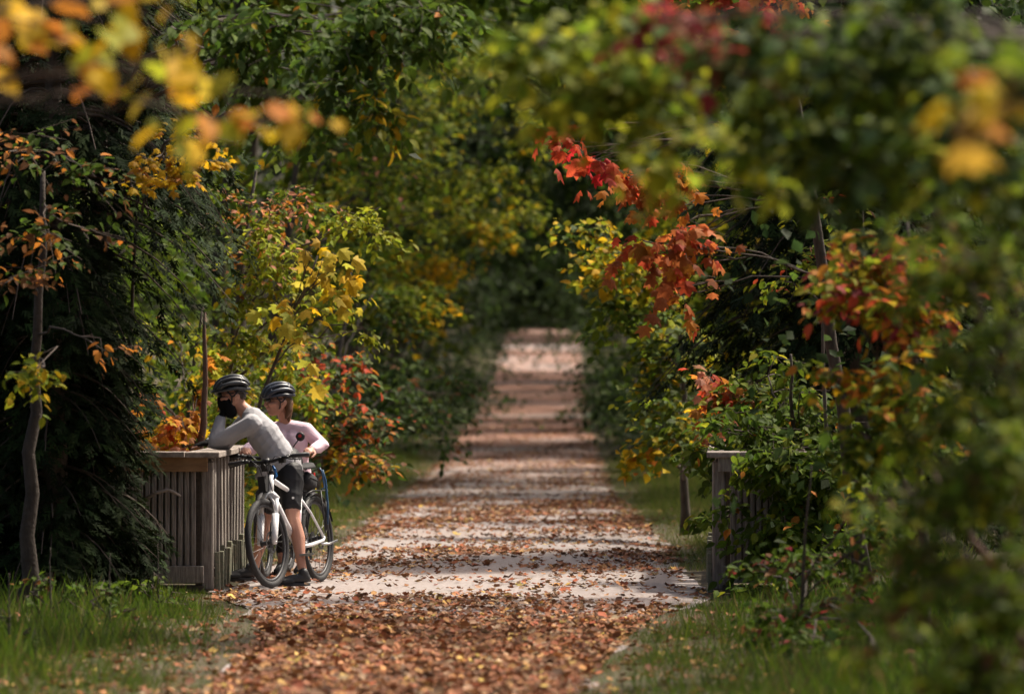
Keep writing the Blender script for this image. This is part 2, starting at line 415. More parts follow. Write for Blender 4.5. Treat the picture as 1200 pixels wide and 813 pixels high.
    for y in (-1, 1):
        g = MB(); g.tube([P(.913, y * .205, .99), P(.91, y * .215, .989), P(.90, y * .28, .987), P(.889, y * .345, .985), P(.888, y * .35, .985)], [.013, .0185, .0165, .0185, .012], 10)
        o = steered(g.build('grip', GREY if fm is WHITE else BLACK, None, True)); o.parent = bar
        l = MB(); l.disc(P(.92, y * .185, .988), .017, .024, 10); l.box(P(.945, y * .17, .983), (.035, .05, .024)); l.tube([P(.955, y * .175, .98), P(.975, y * .22, .968), P(.965, y * .31, .957)], [.006, .0065, .005], 6)
        o = steered(l.build('brake_lever', BLACK, None, True)); o.parent = bar
        l = MB(); l.box(P(.925, y * .13, .96), (.045, .045, .03)); l.tube([P(.94, y * .13, .955), P(.9, y * .11, .94)], .006, 6)
        o = steered(l.build('shifter', BLACK, None)); o.parent = bar
        cb = MB(); cb.tube([P(.95, y * .16, .98), P(1.0, y * .11, 1.0), P(1.01, y * .03, .93), P(.965, y * .022, .8), P(.93, y * .03, .7)], .0035, 5)
        o = steered(cb.build('cable', BLACK, None, True)); o.parent = bar
    # drive train
    ch = MB(); ch.ring(BB + (0, -.045, 0), .08, .007, n=32, m=5, sx=.4)
    for k in range(4):
        a = k * math.pi / 2 + .3; ch.tube([BB + (0, -.045, 0), BB + (.078 * math.cos(a), -.045, .078 * math.sin(a))], .007, 5)
    ch.build('chainring', GREY, R)
    cs = MB()
    for k in range(5): cs.disc(hubR + (0, -.03 - .006 * k, 0), .058 - .008 * k, .004, 20)
    cs.build('cassette', STEEL, R)
    cn = MB(); cn.tube([BB + (0, -.045, .083), hubR + (0, -.045, .045)], .004, 4); cn.tube([BB + (0, -.045, -.083), P(.03, -.045, .22)], .004, 4); cn.build('chain', GREY, R)
    dr = MB(); dr.box(P(-.005, -.07, .29), (.05, .03, .07)); dr.disc(P(.01, -.05, .25), .02, .008, 12); dr.disc(P(.03, -.05, .2), .02, .008, 12); dr.tube([P(.01, -.055, .26), P(.03, -.055, .2)], .007, 6); dr.build('derailleur', BLACK, R)
    for y, dx, dz in ((-1, -.165, .06), (1, .165, -.06)):
        c = MB(); c.tube([BB + (0, y * .06, 0), BB + (dx, y * .075, dz)], [.014, .011], 8)
        cr_ = c.build('crank', GREY, R, True)
        p = MB(); p.box(BB + (dx, y * .13, dz), (.095, .085, .018)); p.tube([BB + (dx, y * .07, dz), BB + (dx, y * .12, dz)], .006, 6)
        o = p.build('pedal', ALU if extras.get('alu_pedal') else BLACK, None); o.parent = cr_
    # saddle
    sp = MB(); sp.tube([P(.285, 0, .68), P(.235, 0, .865)], .0145, 10); sp.disc(P(.235, 0, .87), .02, .05, 10); sp.build('seat_post', BLACK, R, True)
    n = 13; V = []; Fc = []
    for i in range(n):
        u = i / (n - 1); x = .08 + .28 * u; w = .075 * (1 - u) ** .8 * (1 if u > .12 else .75 + u * 2) + .018; 
        for k in range(10):
            a = math.pi * k / 9; V.append(P(x, w * math.cos(a), .905 + .03 * math.sin(a) ** .7 - .012 * math.sin(u * 3.1) + .014 * (1 - u) * (abs(math.cos(a)) < .9)))
    for i in range(n - 1):
        for k in range(9):
            a = i * 10 + k; Fc.append((a, a + 1, a + 11, a + 10))
    Fc.append(tuple(range(9, -1, -1))); Fc.append(tuple(range((n - 1) * 10, n * 10)))
    for i in range(n - 1): Fc.append((i * 10, (i + 1) * 10, (i + 1) * 10 + 9, i * 10 + 9))
    sd = pyd('saddle', V, Fc, FAB, R, True)
    rl = MB()
    for y in (-.02, .02): rl.tube([P(.12, y, .905), P(.18, y, .885), P(.28, y, .885), P(.33, y * .6, .905)], .0035, 5)
    o = rl.build('saddle_rail', STEEL, None, True); o.parent = sd
    if extras.get('bag'):
        bm = bmesh.new(); bm_box(bm, P(.10, 0, .80), (.19, .115, .13), Matrix.Rotation(rad(-12), 4, 'Y'), bevel=.03)
        bg_ = bm_link('saddle_bag', bm, FAB, R, True)
        z = MB(); z.tube([P(.19, .059, .83), P(.1, .060, .815), P(.02, .059, .80)], .004, 5); o = z.build('zip', GREY, None); o.parent = bg_
        rk = MB()
        for y in (-1, 1):
            rk.tube([P(.24, y * .03, .70), P(.12, y * .05, .725), P(-.20, y * .055, .715)], .0055, 6)
            rk.tube([P(-.02, y * .062, .72), P(.0, y * .08, .38)], .0055, 6)
            rk.tube([P(-.15, y * .058, .716), P(-.01, y * .08, .40)], .0055, 6)
        for x in (.1, .0, -.1, -.2): rk.tube([P(x, -.055, .72), P(x, .055, .72)], .005, 6)
        rk.build('rear_rack', BLACK, R, True)
        bl = MB(); bl.tube([P(-.06, .075, .88), P(-.09, .082, .80), P(-.09, .085, .6), P(-.05, .088, .45)], [.009, .010, .010, .008], 7); bl.build('blue_pump', BLUED, R, True)
        b2 = MB(); b2.tube([P(-.04, .06, .90), P(-.05, .075, .86), P(-.075, .075, .74), P(-.03, .07, .73)], .007, 6); b2.build('blue_strap', BLUED, R, True)
        lt = MB(); lt.box(P(-.01, .0, .845), (.03, .05, .04)); lt.build('rear_light', RED, R)
        mg = MB(); V = []; Fc = []
        for i in range(19):
            a = rad(35 + 125 * i / 18)
            for y in (-.03, -.018, 0, .018, .03):
                r_ = RW + .024 - abs(y) * .5; V.append(P(r_ * math.cos(a), y, RW + r_ * math.sin(a)))
        for i in range(18):
            for k in range(4): q = i * 5 + k; Fc.append((q, q + 1, q + 6, q + 5))
        pyd('mudguard', V, Fc, BLACK, R, True)
        bt = MB(); d0, d1 = P(.385, 0, .405), P(.32, 0, .60); off = np.array([.055, 0, .018])
        bt.tube([d0 + off, d0 + off + (d1 - d0) * .08, d0 + off + (d1 - d0) * .68, d0 + off + (d1 - d0) * .82, d0 + off + (d1 - d0) * .9], [.03, .036, .036, .018, .018], 12); bt.build('bottle', PINKB, R, True)
        ks = MB(); ks.tube([P(.10, .075, .30), P(.0, .10, .295), P(-.13, .125, .315)], [.009, .009, .008], 8); ks.build('kickstand', ALU, R, True)
        hl = MB(); hl.box(P(.965, .0, .925), (.05, .05, .06)); hl.tube([P(.985, 0, .93), P(1.01, 0, .93)], .022, 10); steered(hl.build('headlight', BLACK, R))
        pb = MB(); pb.tube([P(.94, .05, .93), P(.95, .075, .90), P(.935, .07, .85), P(.93, .045, .83), P(.92, .06, .88), P(.93, .05, .91)], .009, 6); steered(pb.build('blue_cable_lock', BLUE, R, True))
        bb = MB(); bb.box(P(.955, -.035, .80), (.08, .06, .12)); steered(bb.build('stem_bag', FAB, R))
    if extras.get('mirror'):
        y = extras['mirror']
        mr = MB(); mr.tube([P(.92, y * .20, .99), P(.93, y * .225, 1.03), P(.93, y * .28, 1.10)], .005, 6)
        mo = steered(mr.build('mirror', BLACK, R, True))
        c = P(.93, y * .30, 1.13)
        q = MB(); q.tube([c + (.014, 0, 0), c + (.01, 0, 0), c + (-.006, 0, 0), c + (-.010, 0, 0)], [.02, .036, .038, .034], 20); o = steered(q.build('mirror_housing', BLACK, None, True)); o.parent = mo
        q = MB(); q.tube([c + (-.0108, 0, 0), c + (-.012, 0, 0)], [.031, .031], 20); o = steered(q.build('mirror_glass', MIRR, None)); o.parent = mo
        q = MB(); q.tube([c + (.0145, 0, .006), c + (.017, 0, .006)], [.014, .010], 12); o = steered(q.build('red_reflection', RED, None)); o.parent = mo  # red reflection on the mirror, put in as a coloured disc
    return R
_fx, _fy, _rx, _ry = -1.80, 32.30, -1.50, 33.24
hd = math.atan2(_fy - _ry, _fx - _rx)
GB = 'bicycles of the two riders'
make_bike('bicycle', 'white bicycle straddled by the cyclist in grey, front wheel towards the camera', ((_fx + _rx) / 2, (_fy + _ry) / 2, .004), hd, rad(5), rad(-6), WHITE, WHITE, GB, {'bag': True, 'alu_pedal': True})
hd2 = math.atan2(34.0 - 35.07, -1.96 + 1.83)
make_bike('bicycle', 'dark bicycle with round handlebar mirror held by the rider in pink', (-1.895, 34.54, .004), hd2, rad(2), rad(0), BLACKF, BLACKF, GB, {'mirror': 1})

# ------------------------------------------------------------------ people
SKIN = mat('skin', (.52, .28, .20), .5, spec=.35, noise=(9, .4, (.42, .20, .14), (1, 1, 1)))
LIP = mat('lips', (.42, .13, .12), .45)
GREYC = mat('grey_jersey', (.36, .355, .375), .9, spec=.15, bump=(30, .3, .012))
PINKC = mat('pink_jersey', (.76, .57, .65), .9, spec=.15, bump=(14, .35, .02))
SHORT = mat('black_lycra', (.014, .014, .017), .6, spec=.3, bump=(20, .3, .01))
SHOE = mat('black_shoe', (.022, .023, .026), .55, bump=(120, .4, .003))
SOLE = mat('shoe_sole', (.05, .05, .054), .7)
LACE = mat('shoe_lace', (.32, .33, .35), .8)
MASK = mat('black_fleece', (.008, .008, .009), .95, spec=.1)
LENS = mat('dark_lens', (.012, .010, .010), .12, spec=.6)
HELM = mat('helmet_shell', (.040, .043, .050), .35, spec=.5)
HELB = mat('helmet_shell_navy', (.035, .042, .06), .35, spec=.5)
LINER = mat('helmet_liner', (.006, .006, .007), .9)
HAIRB = mat('brown_hair', (.10, .045, .02), .55, noise=(30, .6, (.16, .08, .035), (8, 8, 1)))
HAIRG = mat('dark_grey_hair', (.06, .05, .045), .6)
WHITEP = mat('white_print', (.8, .8, .8), .6)

def blob(name, items, m, parent, origin, voxel=.007, smooth=6, fold=None, cuts=()):
    """items: chains [(p, r), ...] of tapered limbs and ('e', centre, radii, 3x3 axes) ellipsoids -> one continuous skin"""
    bm = bmesh.new()
    for it in items:
        if it[0] == 'e':
            _, c, rd, ax = it
            M = Matrix.Translation(Vector(c)) @ Matrix(np.array(ax).T.tolist()).to_4x4() @ Matrix.Diagonal((*rd, 1))
            bmesh.ops.create_icosphere(bm, subdivisions=3, radius=1, matrix=M)
        else:
            pts, rs = [], []
            for i in range(len(it) - 1):
                (p0, r0), (p1, r1) = it[i], it[i + 1]; p0 = np.array(p0, float); p1 = np.array(p1, float)
                V, Fc = tube_arrays([p0, p1], [r0, r1], 14)
                vs = [bm.verts.new(Vector(q)) for q in V]
                for q in Fc: bm.faces.new([vs[j] for j in q])
            for p, r in it:
                bmesh.ops.create_icosphere(bm, subdivisions=2, radius=r, matrix=Matrix.Translation(Vector(p)))
    bmesh.ops.translate(bm, verts=bm.verts, vec=-Vector(origin))
    bmesh.ops.recalc_face_normals(bm, faces=bm.faces)
    me = bpy.data.meshes.new('tmp'); bm.to_mesh(me); bm.free()
    o = bpy.data.objects.new('tmp', me); COL.objects.link(o)
    md = o.modifiers.new('r', 'REMESH'); md.mode = 'VOXEL'; md.voxel_size = voxel
    ms = o.modifiers.new('s', 'SMOOTH'); ms.factor = .5; ms.iterations = smooth
    dg = bpy.context.evaluated_depsgraph_get(); dg.update()
    me2 = bpy.data.meshes.new_from_object(o.evaluated_get(dg)); me2.name = name
    bpy.data.objects.remove(o); bpy.data.meshes.remove(me)
    if cuts:
        b = bmesh.new(); b.from_mesh(me2)
        for co, no in cuts:
            bmesh.ops.bisect_plane(b, geom=b.verts[:] + b.edges[:] + b.faces[:], plane_co=Vector(co) - Vector(origin), plane_no=Vector(no), clear_outer=True)
        b.to_mesh(me2); b.free()
    if fold:
        n = len(me2.vertices); co = np.empty(n * 3); me2.vertices.foreach_get('co', co); co = co.reshape(-1, 3)
        no = np.empty(n * 3); me2.vertices.foreach_get('normal', no); no = no.reshape(-1, 3)
        co += no * fold(co + np.array(origin))[:, None]; me2.vertices.foreach_set('co', co.ravel()); me2.update()
    return link(name, me2, m, parent, True)
def nrm(v): v = np.array(v, float); return v / np.linalg.norm(v)
def frame(f, up=(0, 0, 1)):
    f = nrm(f); s = nrm(np.cross(up, f)); u = np.cross(f, s); return f, s, u     # s = the person's left
def head_items(c, f, up=(0, 0, 1)):
    f, s, u = frame(f, up); A = [f, s, u]; c = np.array(c)
    L = lambda x, y, z: c + x * f + y * s + z * u
    it = [('e', L(-.012, 0, .035), (.098, .076, .088), A), ('e', L(.018, 0, -.02), (.076, .066, .095), A),
          [(L(.045, 0, -.088), .032), (L(.0, .045, -.06), .026), (L(-.03, .06, -.01), .03)], [(L(.045, 0, -.088), .032), (L(.0, -.045, -.06), .026), (L(-.03, -.06, -.01), .03)],
          [(L(.07, 0, -.092), .02), (L(.072, 0, -.075), .02)],
          [(L(.092, 0, .012), .011), (L(.112, 0, -.022), .0125), (L(.10, 0, -.032), .013)], [(L(.098, .012, -.03), .009), (L(.098, -.012, -.03), .009)],
          [(L(.086, .026, .022), .013), (L(.086, -.026, .022), .013)], [(L(.082, .045, -.02), .016), (L(.05, .06, -.02), .018)], [(L(.082, -.045, -.02), .016), (L(.05, -.06, -.02), .018)]]
    for y in (-1, 1):
        it.append(('e', L(-.012, y * .078, -.008), (.020, .009, .032), A)); it.append([(L(-.02, y * .083, .012), .008), (L(-.024, y * .086, -.008), .007), (L(-.012, y * .08, -.034), .007)])
    it.append([(L(.088, -.02, -.055), .008), (L(.094, 0, -.053), .009), (L(.088, .02, -.055), .008)])
    return it, L, A
def hand_items(w, d, n, curl, side, grip=.0):
    """wrist w, finger direction d, palm normal n (palm faces -n), curl in radians per joint, side +1: thumb towards cross(d, n)"""
    d = nrm(d); n = nrm(np.array(n) - d * np.dot(n, d)); s = np.cross(d, n) * side
    w = np.array(w); it = [('e', w + d * .048, (.050, .038, .016), [d, s, n]), [(w - d * .01, .027), (w + d * .03, .022)]]
    tips = []
    for k, (o, ln, r) in enumerate(((.028, .072, .0088), (.010, .080, .0092), (-.009, .074, .0088), (-.027, .058, .0078))):
        p = w + d * (.085 - abs(k - 1) * .004) + s * o; ch = [(w + d * .05 + s * o * .8, r * 1.05), (p, r * 1.08)]; a = curl * .6
        for q, fr in ((0, .45), (1, .32), (2, .23)):
            dd = d * math.cos(a) - n * math.sin(a); p = p + dd * ln * fr; ch.append((p, r * (1 - .09 * (q + 1)))); a += curl
        it.append(ch); tips.append(p)
    p = w + d * .022 + s * .026
    t1 = p + (s * .7 + d * .6 - n * .25) * .034; t2 = t1 + (d * .85 + s * .15 - n * (.2 + .3 * curl)) * .030; t3 = t2 + (d * .9 - n * (.25 + .35 * curl) - s * .1) * .024
    it.append([(w + d * .03 + s * .01, .015), (p, .0135), (t1, .0115), (t2, .0100), (t3, .0085)])
    return it
def helmet(R, origin, c, f, up, shell, visor, sc=1.):
    f, s, u = frame(f, up); o_ = np.array(origin); c = np.array(c)
    L = lambda x, y, z: c + sc * (x * f + y * s + z * u) - o_
    a, b, h = .142, .104, .115
    # liner dome
    V = []; Fc = []; n, m_ = 28, 9
    for i in range(m_):
        t = (i / (m_ - 1)) * math.pi / 2
        for k in range(n):
            p = 2 * math.pi * k / n; V.append(L(a * .91 * math.cos(t) * math.cos(p), b * .91 * math.cos(t) * math.sin(p), h * .9 * math.sin(t)))
    for i in range(m_ - 1):
        for k in range(n): Fc.append((i * n + k, i * n + (k + 1) % n, (i + 1) * n + (k + 1) % n, (i + 1) * n + k))
    H = pyd('helmet', V, Fc, LINER, R, True)
    def rib_mesh(pts, ws, hs):
        V = []; Fc = []; pts = [np.array(p) for p in pts]; ctr = L(0, 0, 0)
        for i, p in enumerate(pts):
            d = nrm(pts[min(i + 1, len(pts) - 1)] - pts[max(i - 1, 0)]); o = nrm(p - ctr); sd = nrm(np.cross(d, o))
            for q, (x, z) in enumerate(((-1, -.9), (-.75, .35), (-.3, .75), (.3, .75), (.75, .35), (1, -.9))): V.append(p + sd * x * ws[i] + o * z * hs[i])
        for i in range(len(pts) - 1):
            for q in range(6): Fc.append((i * 6 + q, i * 6 + (q + 1) % 6, (i + 1) * 6 + (q + 1) % 6, (i + 1) * 6 + q))
        Fc.append((5, 4, 3, 2, 1, 0)); e = (len(pts) - 1) * 6; Fc.append(tuple(e + q for q in range(6)))
        return V, Fc
    for j, ph in enumerate((-68, -41, -14, 14, 41, 68)):
        P = []; ws = []; hs = []; ph_ = rad(ph)
        for i in range(15):
            t = rad(6 + 168 * i / 14); k = math.sin(t)
            lat = math.sin(ph_) * b * (.45 + .55 * k ** .7)
            wave = .012 * math.sin(3 * t + j) * (1 if ph > 0 else -1)
            P.append(L(a * math.cos(t) * (.75 + .25 * math.cos(ph_)), lat + wave * .5, max(h * k ** .85 * (math.cos(ph_) * .85 + .15), .012)))
            ws.append(sc * (.0135 + .006 * k + .003 * math.sin(5 * t + j))); hs.append(sc * .013)
        V, Fc = rib_mesh(P, ws, hs); q = pyd('shell_rib', V, Fc, shell, None, True); q.parent = H
    for j, t in enumerate((52, 128)):
        P = []; t_ = rad(t)
        for i in range(11):
            ph_ = rad(-70 + 140 * i / 10); k = math.sin(t_)
            P.append(L(a * math.cos(t_ + .12 * math.cos(ph_ * 2)) * (.75 + .25 * math.cos(ph_)), math.sin(ph_) * b * (.45 + .55 * k ** .7), max(h * k ** .85 * (math.cos(ph_) * .85 + .15), .012)))
        V, Fc = rib_mesh(P, [sc * .009] * 11, [sc * .010] * 11); q = pyd('shell_rib', V, Fc, shell, None, True); q.parent = H
    P = [L(a * .985 * math.cos(t), b * 1.0 * math.sin(t), .006 - .018 * (math.cos(t) < -.2) * (-math.cos(t))) for t in np.linspace(0, 2 * math.pi, 33)]
    V, Fc = rib_mesh(P, [sc * .013] * 33, [sc * .009] * 33); q = pyd('shell_rim', V, Fc, shell, None, True); q.parent = H
    if visor:
        V = []; Fc = []
        for i in range(9):
            t = rad(-52 + 104 * i / 8)
            for k, (e, z) in enumerate(((.97, .030), (1.0 + visor * math.cos(t) ** .5, .006), (1.0 + visor * math.cos(t) ** .5, .001), (.97, .018))): V.append(L(a * e * math.cos(t), b * e * math.sin(t) * .95, z))
        for i in range(8):
            for k in range(4): Fc.append((i * 4 + k, i * 4 + (k + 1) % 4, (i + 1) * 4 + (k + 1) % 4, (i + 1) * 4 + k))
        Fc += [(3, 2, 1, 0), (32, 33, 34, 35)]
        q = pyd('visor', V, Fc, BLACK, None, True); q.parent = H
    st = MB()
    for y in (-1, 1):
        st.tube([L(.055, y * .09, .01), L(.02, y * .088, -.05), L(.025, y * .072, -.10), L(.05, y * .02, -.135)], .006, 5)
        st.tube([L(-.06, y * .088, .0), L(.0, y * .092, -.05), L(.02, y * .088, -.055)], .006, 5)
    q = st.build('strap', BLACK, None, True); q.parent = H
    cr = MB(); cr.tube([L(-.02, .092, .0), L(-.08, .075, -.03), L(-.115, 0, -.045), L(-.08, -.075, -.03), L(-.02, -.092, .0)], .009, 6); q = cr.build('retention_cradle', BLACK, None, True); q.parent = H
    return H
def glasses(R, origin, L, drop=0.):
    o_ = np.array(origin); G = MB()
    V = []; Fc = []
    for y0 in (-1, 1):
        b0 = len(V)
        for i in range(6):
            yy = y0 * (.006 + .060 * i / 5); x = .114 - .030 * (i / 5) ** 2.2
            hh = .021 * math.sin(math.pi * (.2 + .62 * i / 5))
            for x_, z in ((x, .018 + hh - .004), (x, .018 - hh), (x - .004, .018 - hh), (x - .004, .018 + hh - .004)): V.append(L(x_, yy, z - drop) - o_)
        for i in range(5):
            for k in range(4):
                a = b0 + i * 4; Fc.append((a + k, a + (k + 1) % 4, a + 4 + (k + 1) % 4, a + 4 + k))
    g = pyd('sunglasses', V, Fc, LENS, R, True)
    for y in (-1, 1):
        G.tube([L(.086, y * .067, .024 - drop) - o_, L(.04, y * .08, .02 - drop) - o_, L(-.012, y * .083, .018 - drop) - o_], .004, 5)
    G.tube([L(.113, -.01, .024 - drop) - o_, L(.113, .01, .024 - drop) - o_], .003, 5)
    q = G.build('glasses_frame', BLACK, None, True); q.parent = g
def shoe(R, origin, heel, toe, ankle):
    o_ = np.array(origin); heel = np.array(heel, float); toe = np.array(toe, float); heel[2] = toe[2] = 0
    d = nrm(toe - heel); ln = .275; s = np.array([-d[1], d[0], 0]); z = np.array([0, 0, 1.])
    Q = lambda x, y, h: heel + d * x * ln + s * y + z * (h + .008)
    it = [[(Q(.12, 0, .055), .036), (Q(.3, 0, .055), .040), (Q(.55, 0, .045), .037), (Q(.8, .004, .034), .030), (Q(.92, .006, .029), .024)],
          [(Q(.55, .018, .032), .028), (Q(.78, .026, .028), .024)], [(Q(.55, -.018, .032), .028), (Q(.78, -.02, .028), .024)],
          [(Q(.14, 0, .06), .036), (Q(.2, 0, .098), .039)]]
    S = blob('shoe', it, SHOE, R, origin, .006, 3)
    V = []; Fc = []; n = 18
    for h in (0, .012, .024):
        for k in range(n):
            t = 2 * math.pi * k / n; x = .5 + .50 * math.cos(t); w = .034 + .007 * math.cos(t)
            V.append(Q(x, w * math.sin(t) * (1 - .15 * abs(math.cos(t)) ** 3) + .006 * max(0, math.cos(t)), h - .006) - o_)
    for j in range(2):
        for k in range(n): Fc.append((j * n + k, j * n + (k + 1) % n, (j + 1) * n + (k + 1) % n, (j + 1) * n + k))
    Fc += [tuple(range(n - 1, -1, -1)), tuple(range(2 * n, 3 * n))]
    q = pyd('sole', V, Fc, SOLE, None, True); q.parent = S
    l = MB()
    for k in range(4):
        x = .38 + .1 * k; h = .092 - .012 * k; l.tube([Q(x, -.026, h - .014) - o_, Q(x + .02, 0, h + .004) - o_, Q(x, .026, h - .014) - o_], .003, 5)
    q = l.build('lace', LACE, None); q.parent = S
    sk = blob('sock', [[(Q(.2, 0, .085), .040), (np.array(ankle), .038)]], SHOE, R, origin, .008, 2)

def folds(dirs, amp):
    def f(co):
        z = np.zeros(len(co))
        for d, fr, ph in dirs:
            d = nrm(d); t = co @ d; u = co @ nrm((d[2], .25, -d[0])); v = co[:, 1]
            w = t * fr + ph + 1.1 * np.sin(u * 5.5 + ph + t * 4) + .7 * np.sin(v * 11 + u * 3 + ph)
            m = np.clip(.45 + .75 * np.sin(u * 4.3 + ph * 3 + v * 5) * np.sin(t * 5.1 + ph), 0, 1.2)
            z += m * (1 - 2 * np.abs(np.sin(w * .5)) ** .8)
        return amp * (z + .8)
    return f

# --- the rider in grey, leaning on the railing astride the white bicycle
mo = (-1.78, 33.0, .004)
MAN = empty('person', mo); tag(MAN, 'cyclist in grey long-sleeved top and black shorts leaning on the wooden railing', 'person')
mn = W(281, 476, 33.05)
hi, HL, HA = head_items(W(271.5, 463.5, 33.03), (-1, -.16, -.10), (-.08, 0, 1))
ns, fs = W(296, 497, 32.87), W(288, 494, 33.24)
nel, fel = W(252, 518.5, 32.9), W(264, 520.0, 33.36)
nwr, fwr = W(258.5, 490, 33.0), W(245, 518.2, 33.28)
nh, fh = W(340, 553, 32.9), W(331, 553, 33.10)
nk, fk_ = W(343.5, 607, 32.79), W(309, 612, 33.36)
na, fa = W(355, 669, 32.67), W(299, 664, 33.63)
armn = [(ns, .062), ((ns + nel) / 2, .052), (nel, .041), ((nel * .6 + nwr * .4), .041), (nwr, .028)]
armf = [(fs, .062), ((fs + fel) / 2, .052), (fel, .041), ((fel * .6 + fwr * .4), .041), (fwr, .028)]
legn = [(nh, .092), ((nh + nk) / 2, .074), (nk, .054), (nk * .62 + na * .38 + (.012, .012, 0), .055), (nk * .25 + na * .75, .038), (na, .034)]
legf = [(fh, .092), ((fh + fk_) / 2, .074), (fk_, .054), (fk_ * .62 + fa * .38 + (.012, .012, 0), .055), (fk_ * .25 + fa * .75, .038), (fa, .034)]
pel, chs, nkb = W(337, 545, 33.0), W(308, 508, 33.03), W(293, 487, 33.05)
tors = [[(pel + (0, y, 0), .105), ((pel + chs) / 2 + (0, y, -.01), .105), (chs + (0, y * 1.2, 0), .112), (nkb + (.02, y, -.015), .07)] for y in (-.065, .065)]
h1 = hand_items(nwr, W(265, 477, 33.02) - nwr, (-.9, .1, .3), 1.15, -1)
h2 = hand_items(fwr, W(232, 521, 33.24) - fwr, (0.0, 0, 1), .28, 1)
nck = [(nkb, .066), (mn, .056), (HL(-.03, 0, -.03), .056)]
blob('body', hi + tors + [armn, armf, legn, legf, nck, [(ns, .06), (nkb + (0, -.06, -.02), .06)], [(fs, .06), (nkb + (0, .06, -.02), .06)]] + h1 + h2, SKIN, MAN, mo, .0062, 3)
inf = lambda ch, d: [(p, r + d) for p, r in ch]
shirt = [inf(c, .014) for c in tors] + [inf(armn, .013)[:-1] + [(nwr * .93 + nel * .07, .041)], inf(armf, .013)[:-1] + [(fwr * .93 + fel * .07, .041)], [(ns, .072), (nkb + (0, -.05, -.03), .066)], [(fs, .072), (nkb + (0, .05, -.03), .066)],
         [(W(322, 536, 32.92), .10), (W(310, 552, 32.93), .062), (W(303, 558, 32.95), .03)], [(W(322, 536, 33.1), .10), (W(310, 550, 33.12), .062)], [(W(342, 549, 32.93), .085), (W(342, 549, 33.08), .085)]]
hem_d = nrm(pel - chs)
blob('jersey', shirt, GREYC, MAN, mo, .007, 4, folds([((.45, 0, -.89), 78, 0.), ((.75, .1, -.6), 105, 1.3), ((.15, .1, .95), 60, 2.1)], .0032), cuts=[(W(340, 557, 33), hem_d + np.array((-.35, 0, 0)))])
blob('collar', [[(nkb + (-.004, -.03, .022), .052), (nkb + (-.004, .03, .022), .052)]], GREYC, MAN, mo, .007, 3)
cf = blob('cuff', [[(nwr * .99 + nel * .01, .036), (nwr * .8 + nel * .2, .041)]], GREYC, MAN, mo, .006, 2)
hemn, hemf = W(342, 590, 32.82), W(317, 592, 33.27)
sh = [inf(legn, .014)[:1] + [((nh + nk) / 2, .088), (hemn, .078)], inf(legf, .014)[:1] + [((fh + fk_) / 2, .088), (hemf, .078)], [(pel + (0, -.06, .03), .112), (pel + (0, .06, .03), .112)], [(nh, .1), (fh, .1)]]
blob('shorts', sh, SHORT, MAN, mo, .007, 4, folds([((.2, .1, .97), 55, .4), ((.7, .2, .6), 40, 1.1)], .005))
lg = MB(); lc = W(343.5, 583, 32.735) - np.array(mo); lg.disc(lc, .010, .004, 12); lg.build('emblem', WHITEP, MAN)
shoe(MAN, mo, W(364, 685, 32.66), W(331, 687, 32.62), na)
shoe(MAN, mo, W(301, 676, 33.63), W(268, 678, 33.58), fa)
glasses(MAN, mo, HL)
blob('face_mask', [[(HL(.078, 0, -.012), .040), (HL(.072, 0, -.06), .048), (HL(.052, 0, -.105), .046)], [(HL(.05, .03, -.03), .044), (HL(.03, .035, -.09), .045), (HL(.02, .02, -.13), .05)], [(HL(.05, -.03, -.03), .044), (HL(.03, -.035, -.09), .045), (HL(.02, -.02, -.13), .05)]], MASK, MAN, mo, .007, 4)
g1 = hand_items(nwr, W(265, 477, 33.02) - nwr, (-.9, .1, .3), 1.15, -1)
blob('glove', [inf(c, .004) if c[0] != 'e' else ('e', c[1], tuple(q + .006 for q in c[2]), c[3]) for c in g1], MASK, MAN, mo, .0055, 2)
g2 = hand_items(fwr, W(232, 521, 33.24) - fwr, (0.0, 0, 1), .28, 1)
blob('glove', [inf(c[:3], .004) if c[0] != 'e' else ('e', c[1], tuple(q + .006 for q in c[2]), c[3]) for c in g2], MASK, MAN, mo, .0055, 2)
blob('hair', [('e', HL(-.03, 0, .03), (.085, .078, .075), HA), [(HL(-.085, .035, -.01), .03), (HL(-.085, -.035, -.01), .03)]], HAIRG, MAN, mo, .008, 2)
helmet(MAN, mo, HL(-.008, 0, .045), (-1, -.16, -.16), (-.12, 0, 1), HELM, .22, 1.0)

# --- the rider in pink, standing behind with the dark bicycle
wo = (-1.78, 34.62, .004); Yw = 34.62
WOM = empty('person', wo); tag(WOM, 'rider in pale pink long-sleeved top and dark helmet standing behind the other cyclist', 'person')
hi, HL, HA = head_items(W(325.5, 470, Yw - .08), (-.93, -.36, -.06))
wn, wb = W(332, 487, Yw - .03), W(336, 498, Yw)
sL, sR = W(358, 504, Yw - .02), W(314, 506, Yw + .03)
eLb, eRb = W(378, 521, Yw + .02), W(297, 524, Yw + .02)
wL, wR = W(366, 526.5, 34.42), W(287, 527, 34.34)
chw, wai, pew = W(336.5, 517, Yw), W(342, 546, Yw + .05), W(344, 568, Yw + .08)
arL = [(sL, .052), ((sL + eLb) / 2, .045), (eLb, .037), (eLb * .6 + wL * .4, .037), (wL, .025)]
arR = [(sR, .052), ((sR + eRb) / 2, .045), (eRb, .037), (eRb * .6 + wR * .4, .037), (wR, .025)]
hpL, hpR = W(355, 572, Yw + .06), W(333, 572, Yw + .06)
knL, knR = W(353, 620, Yw - .02), W(330, 620, Yw)
anL, anR = W(354, 664, Yw + .1), W(331, 664, Yw + .1)
lgL = [(hpL, .088), ((hpL + knL) / 2, .068), (knL, .05), (knL * .6 + anL * .4 + (0, .02, 0), .05), (anL, .033)]
lgR = [(hpR, .088), ((hpR + knR) / 2, .068), (knR, .05), (knR * .6 + anR * .4 + (0, .02, 0), .05), (anR, .033)]
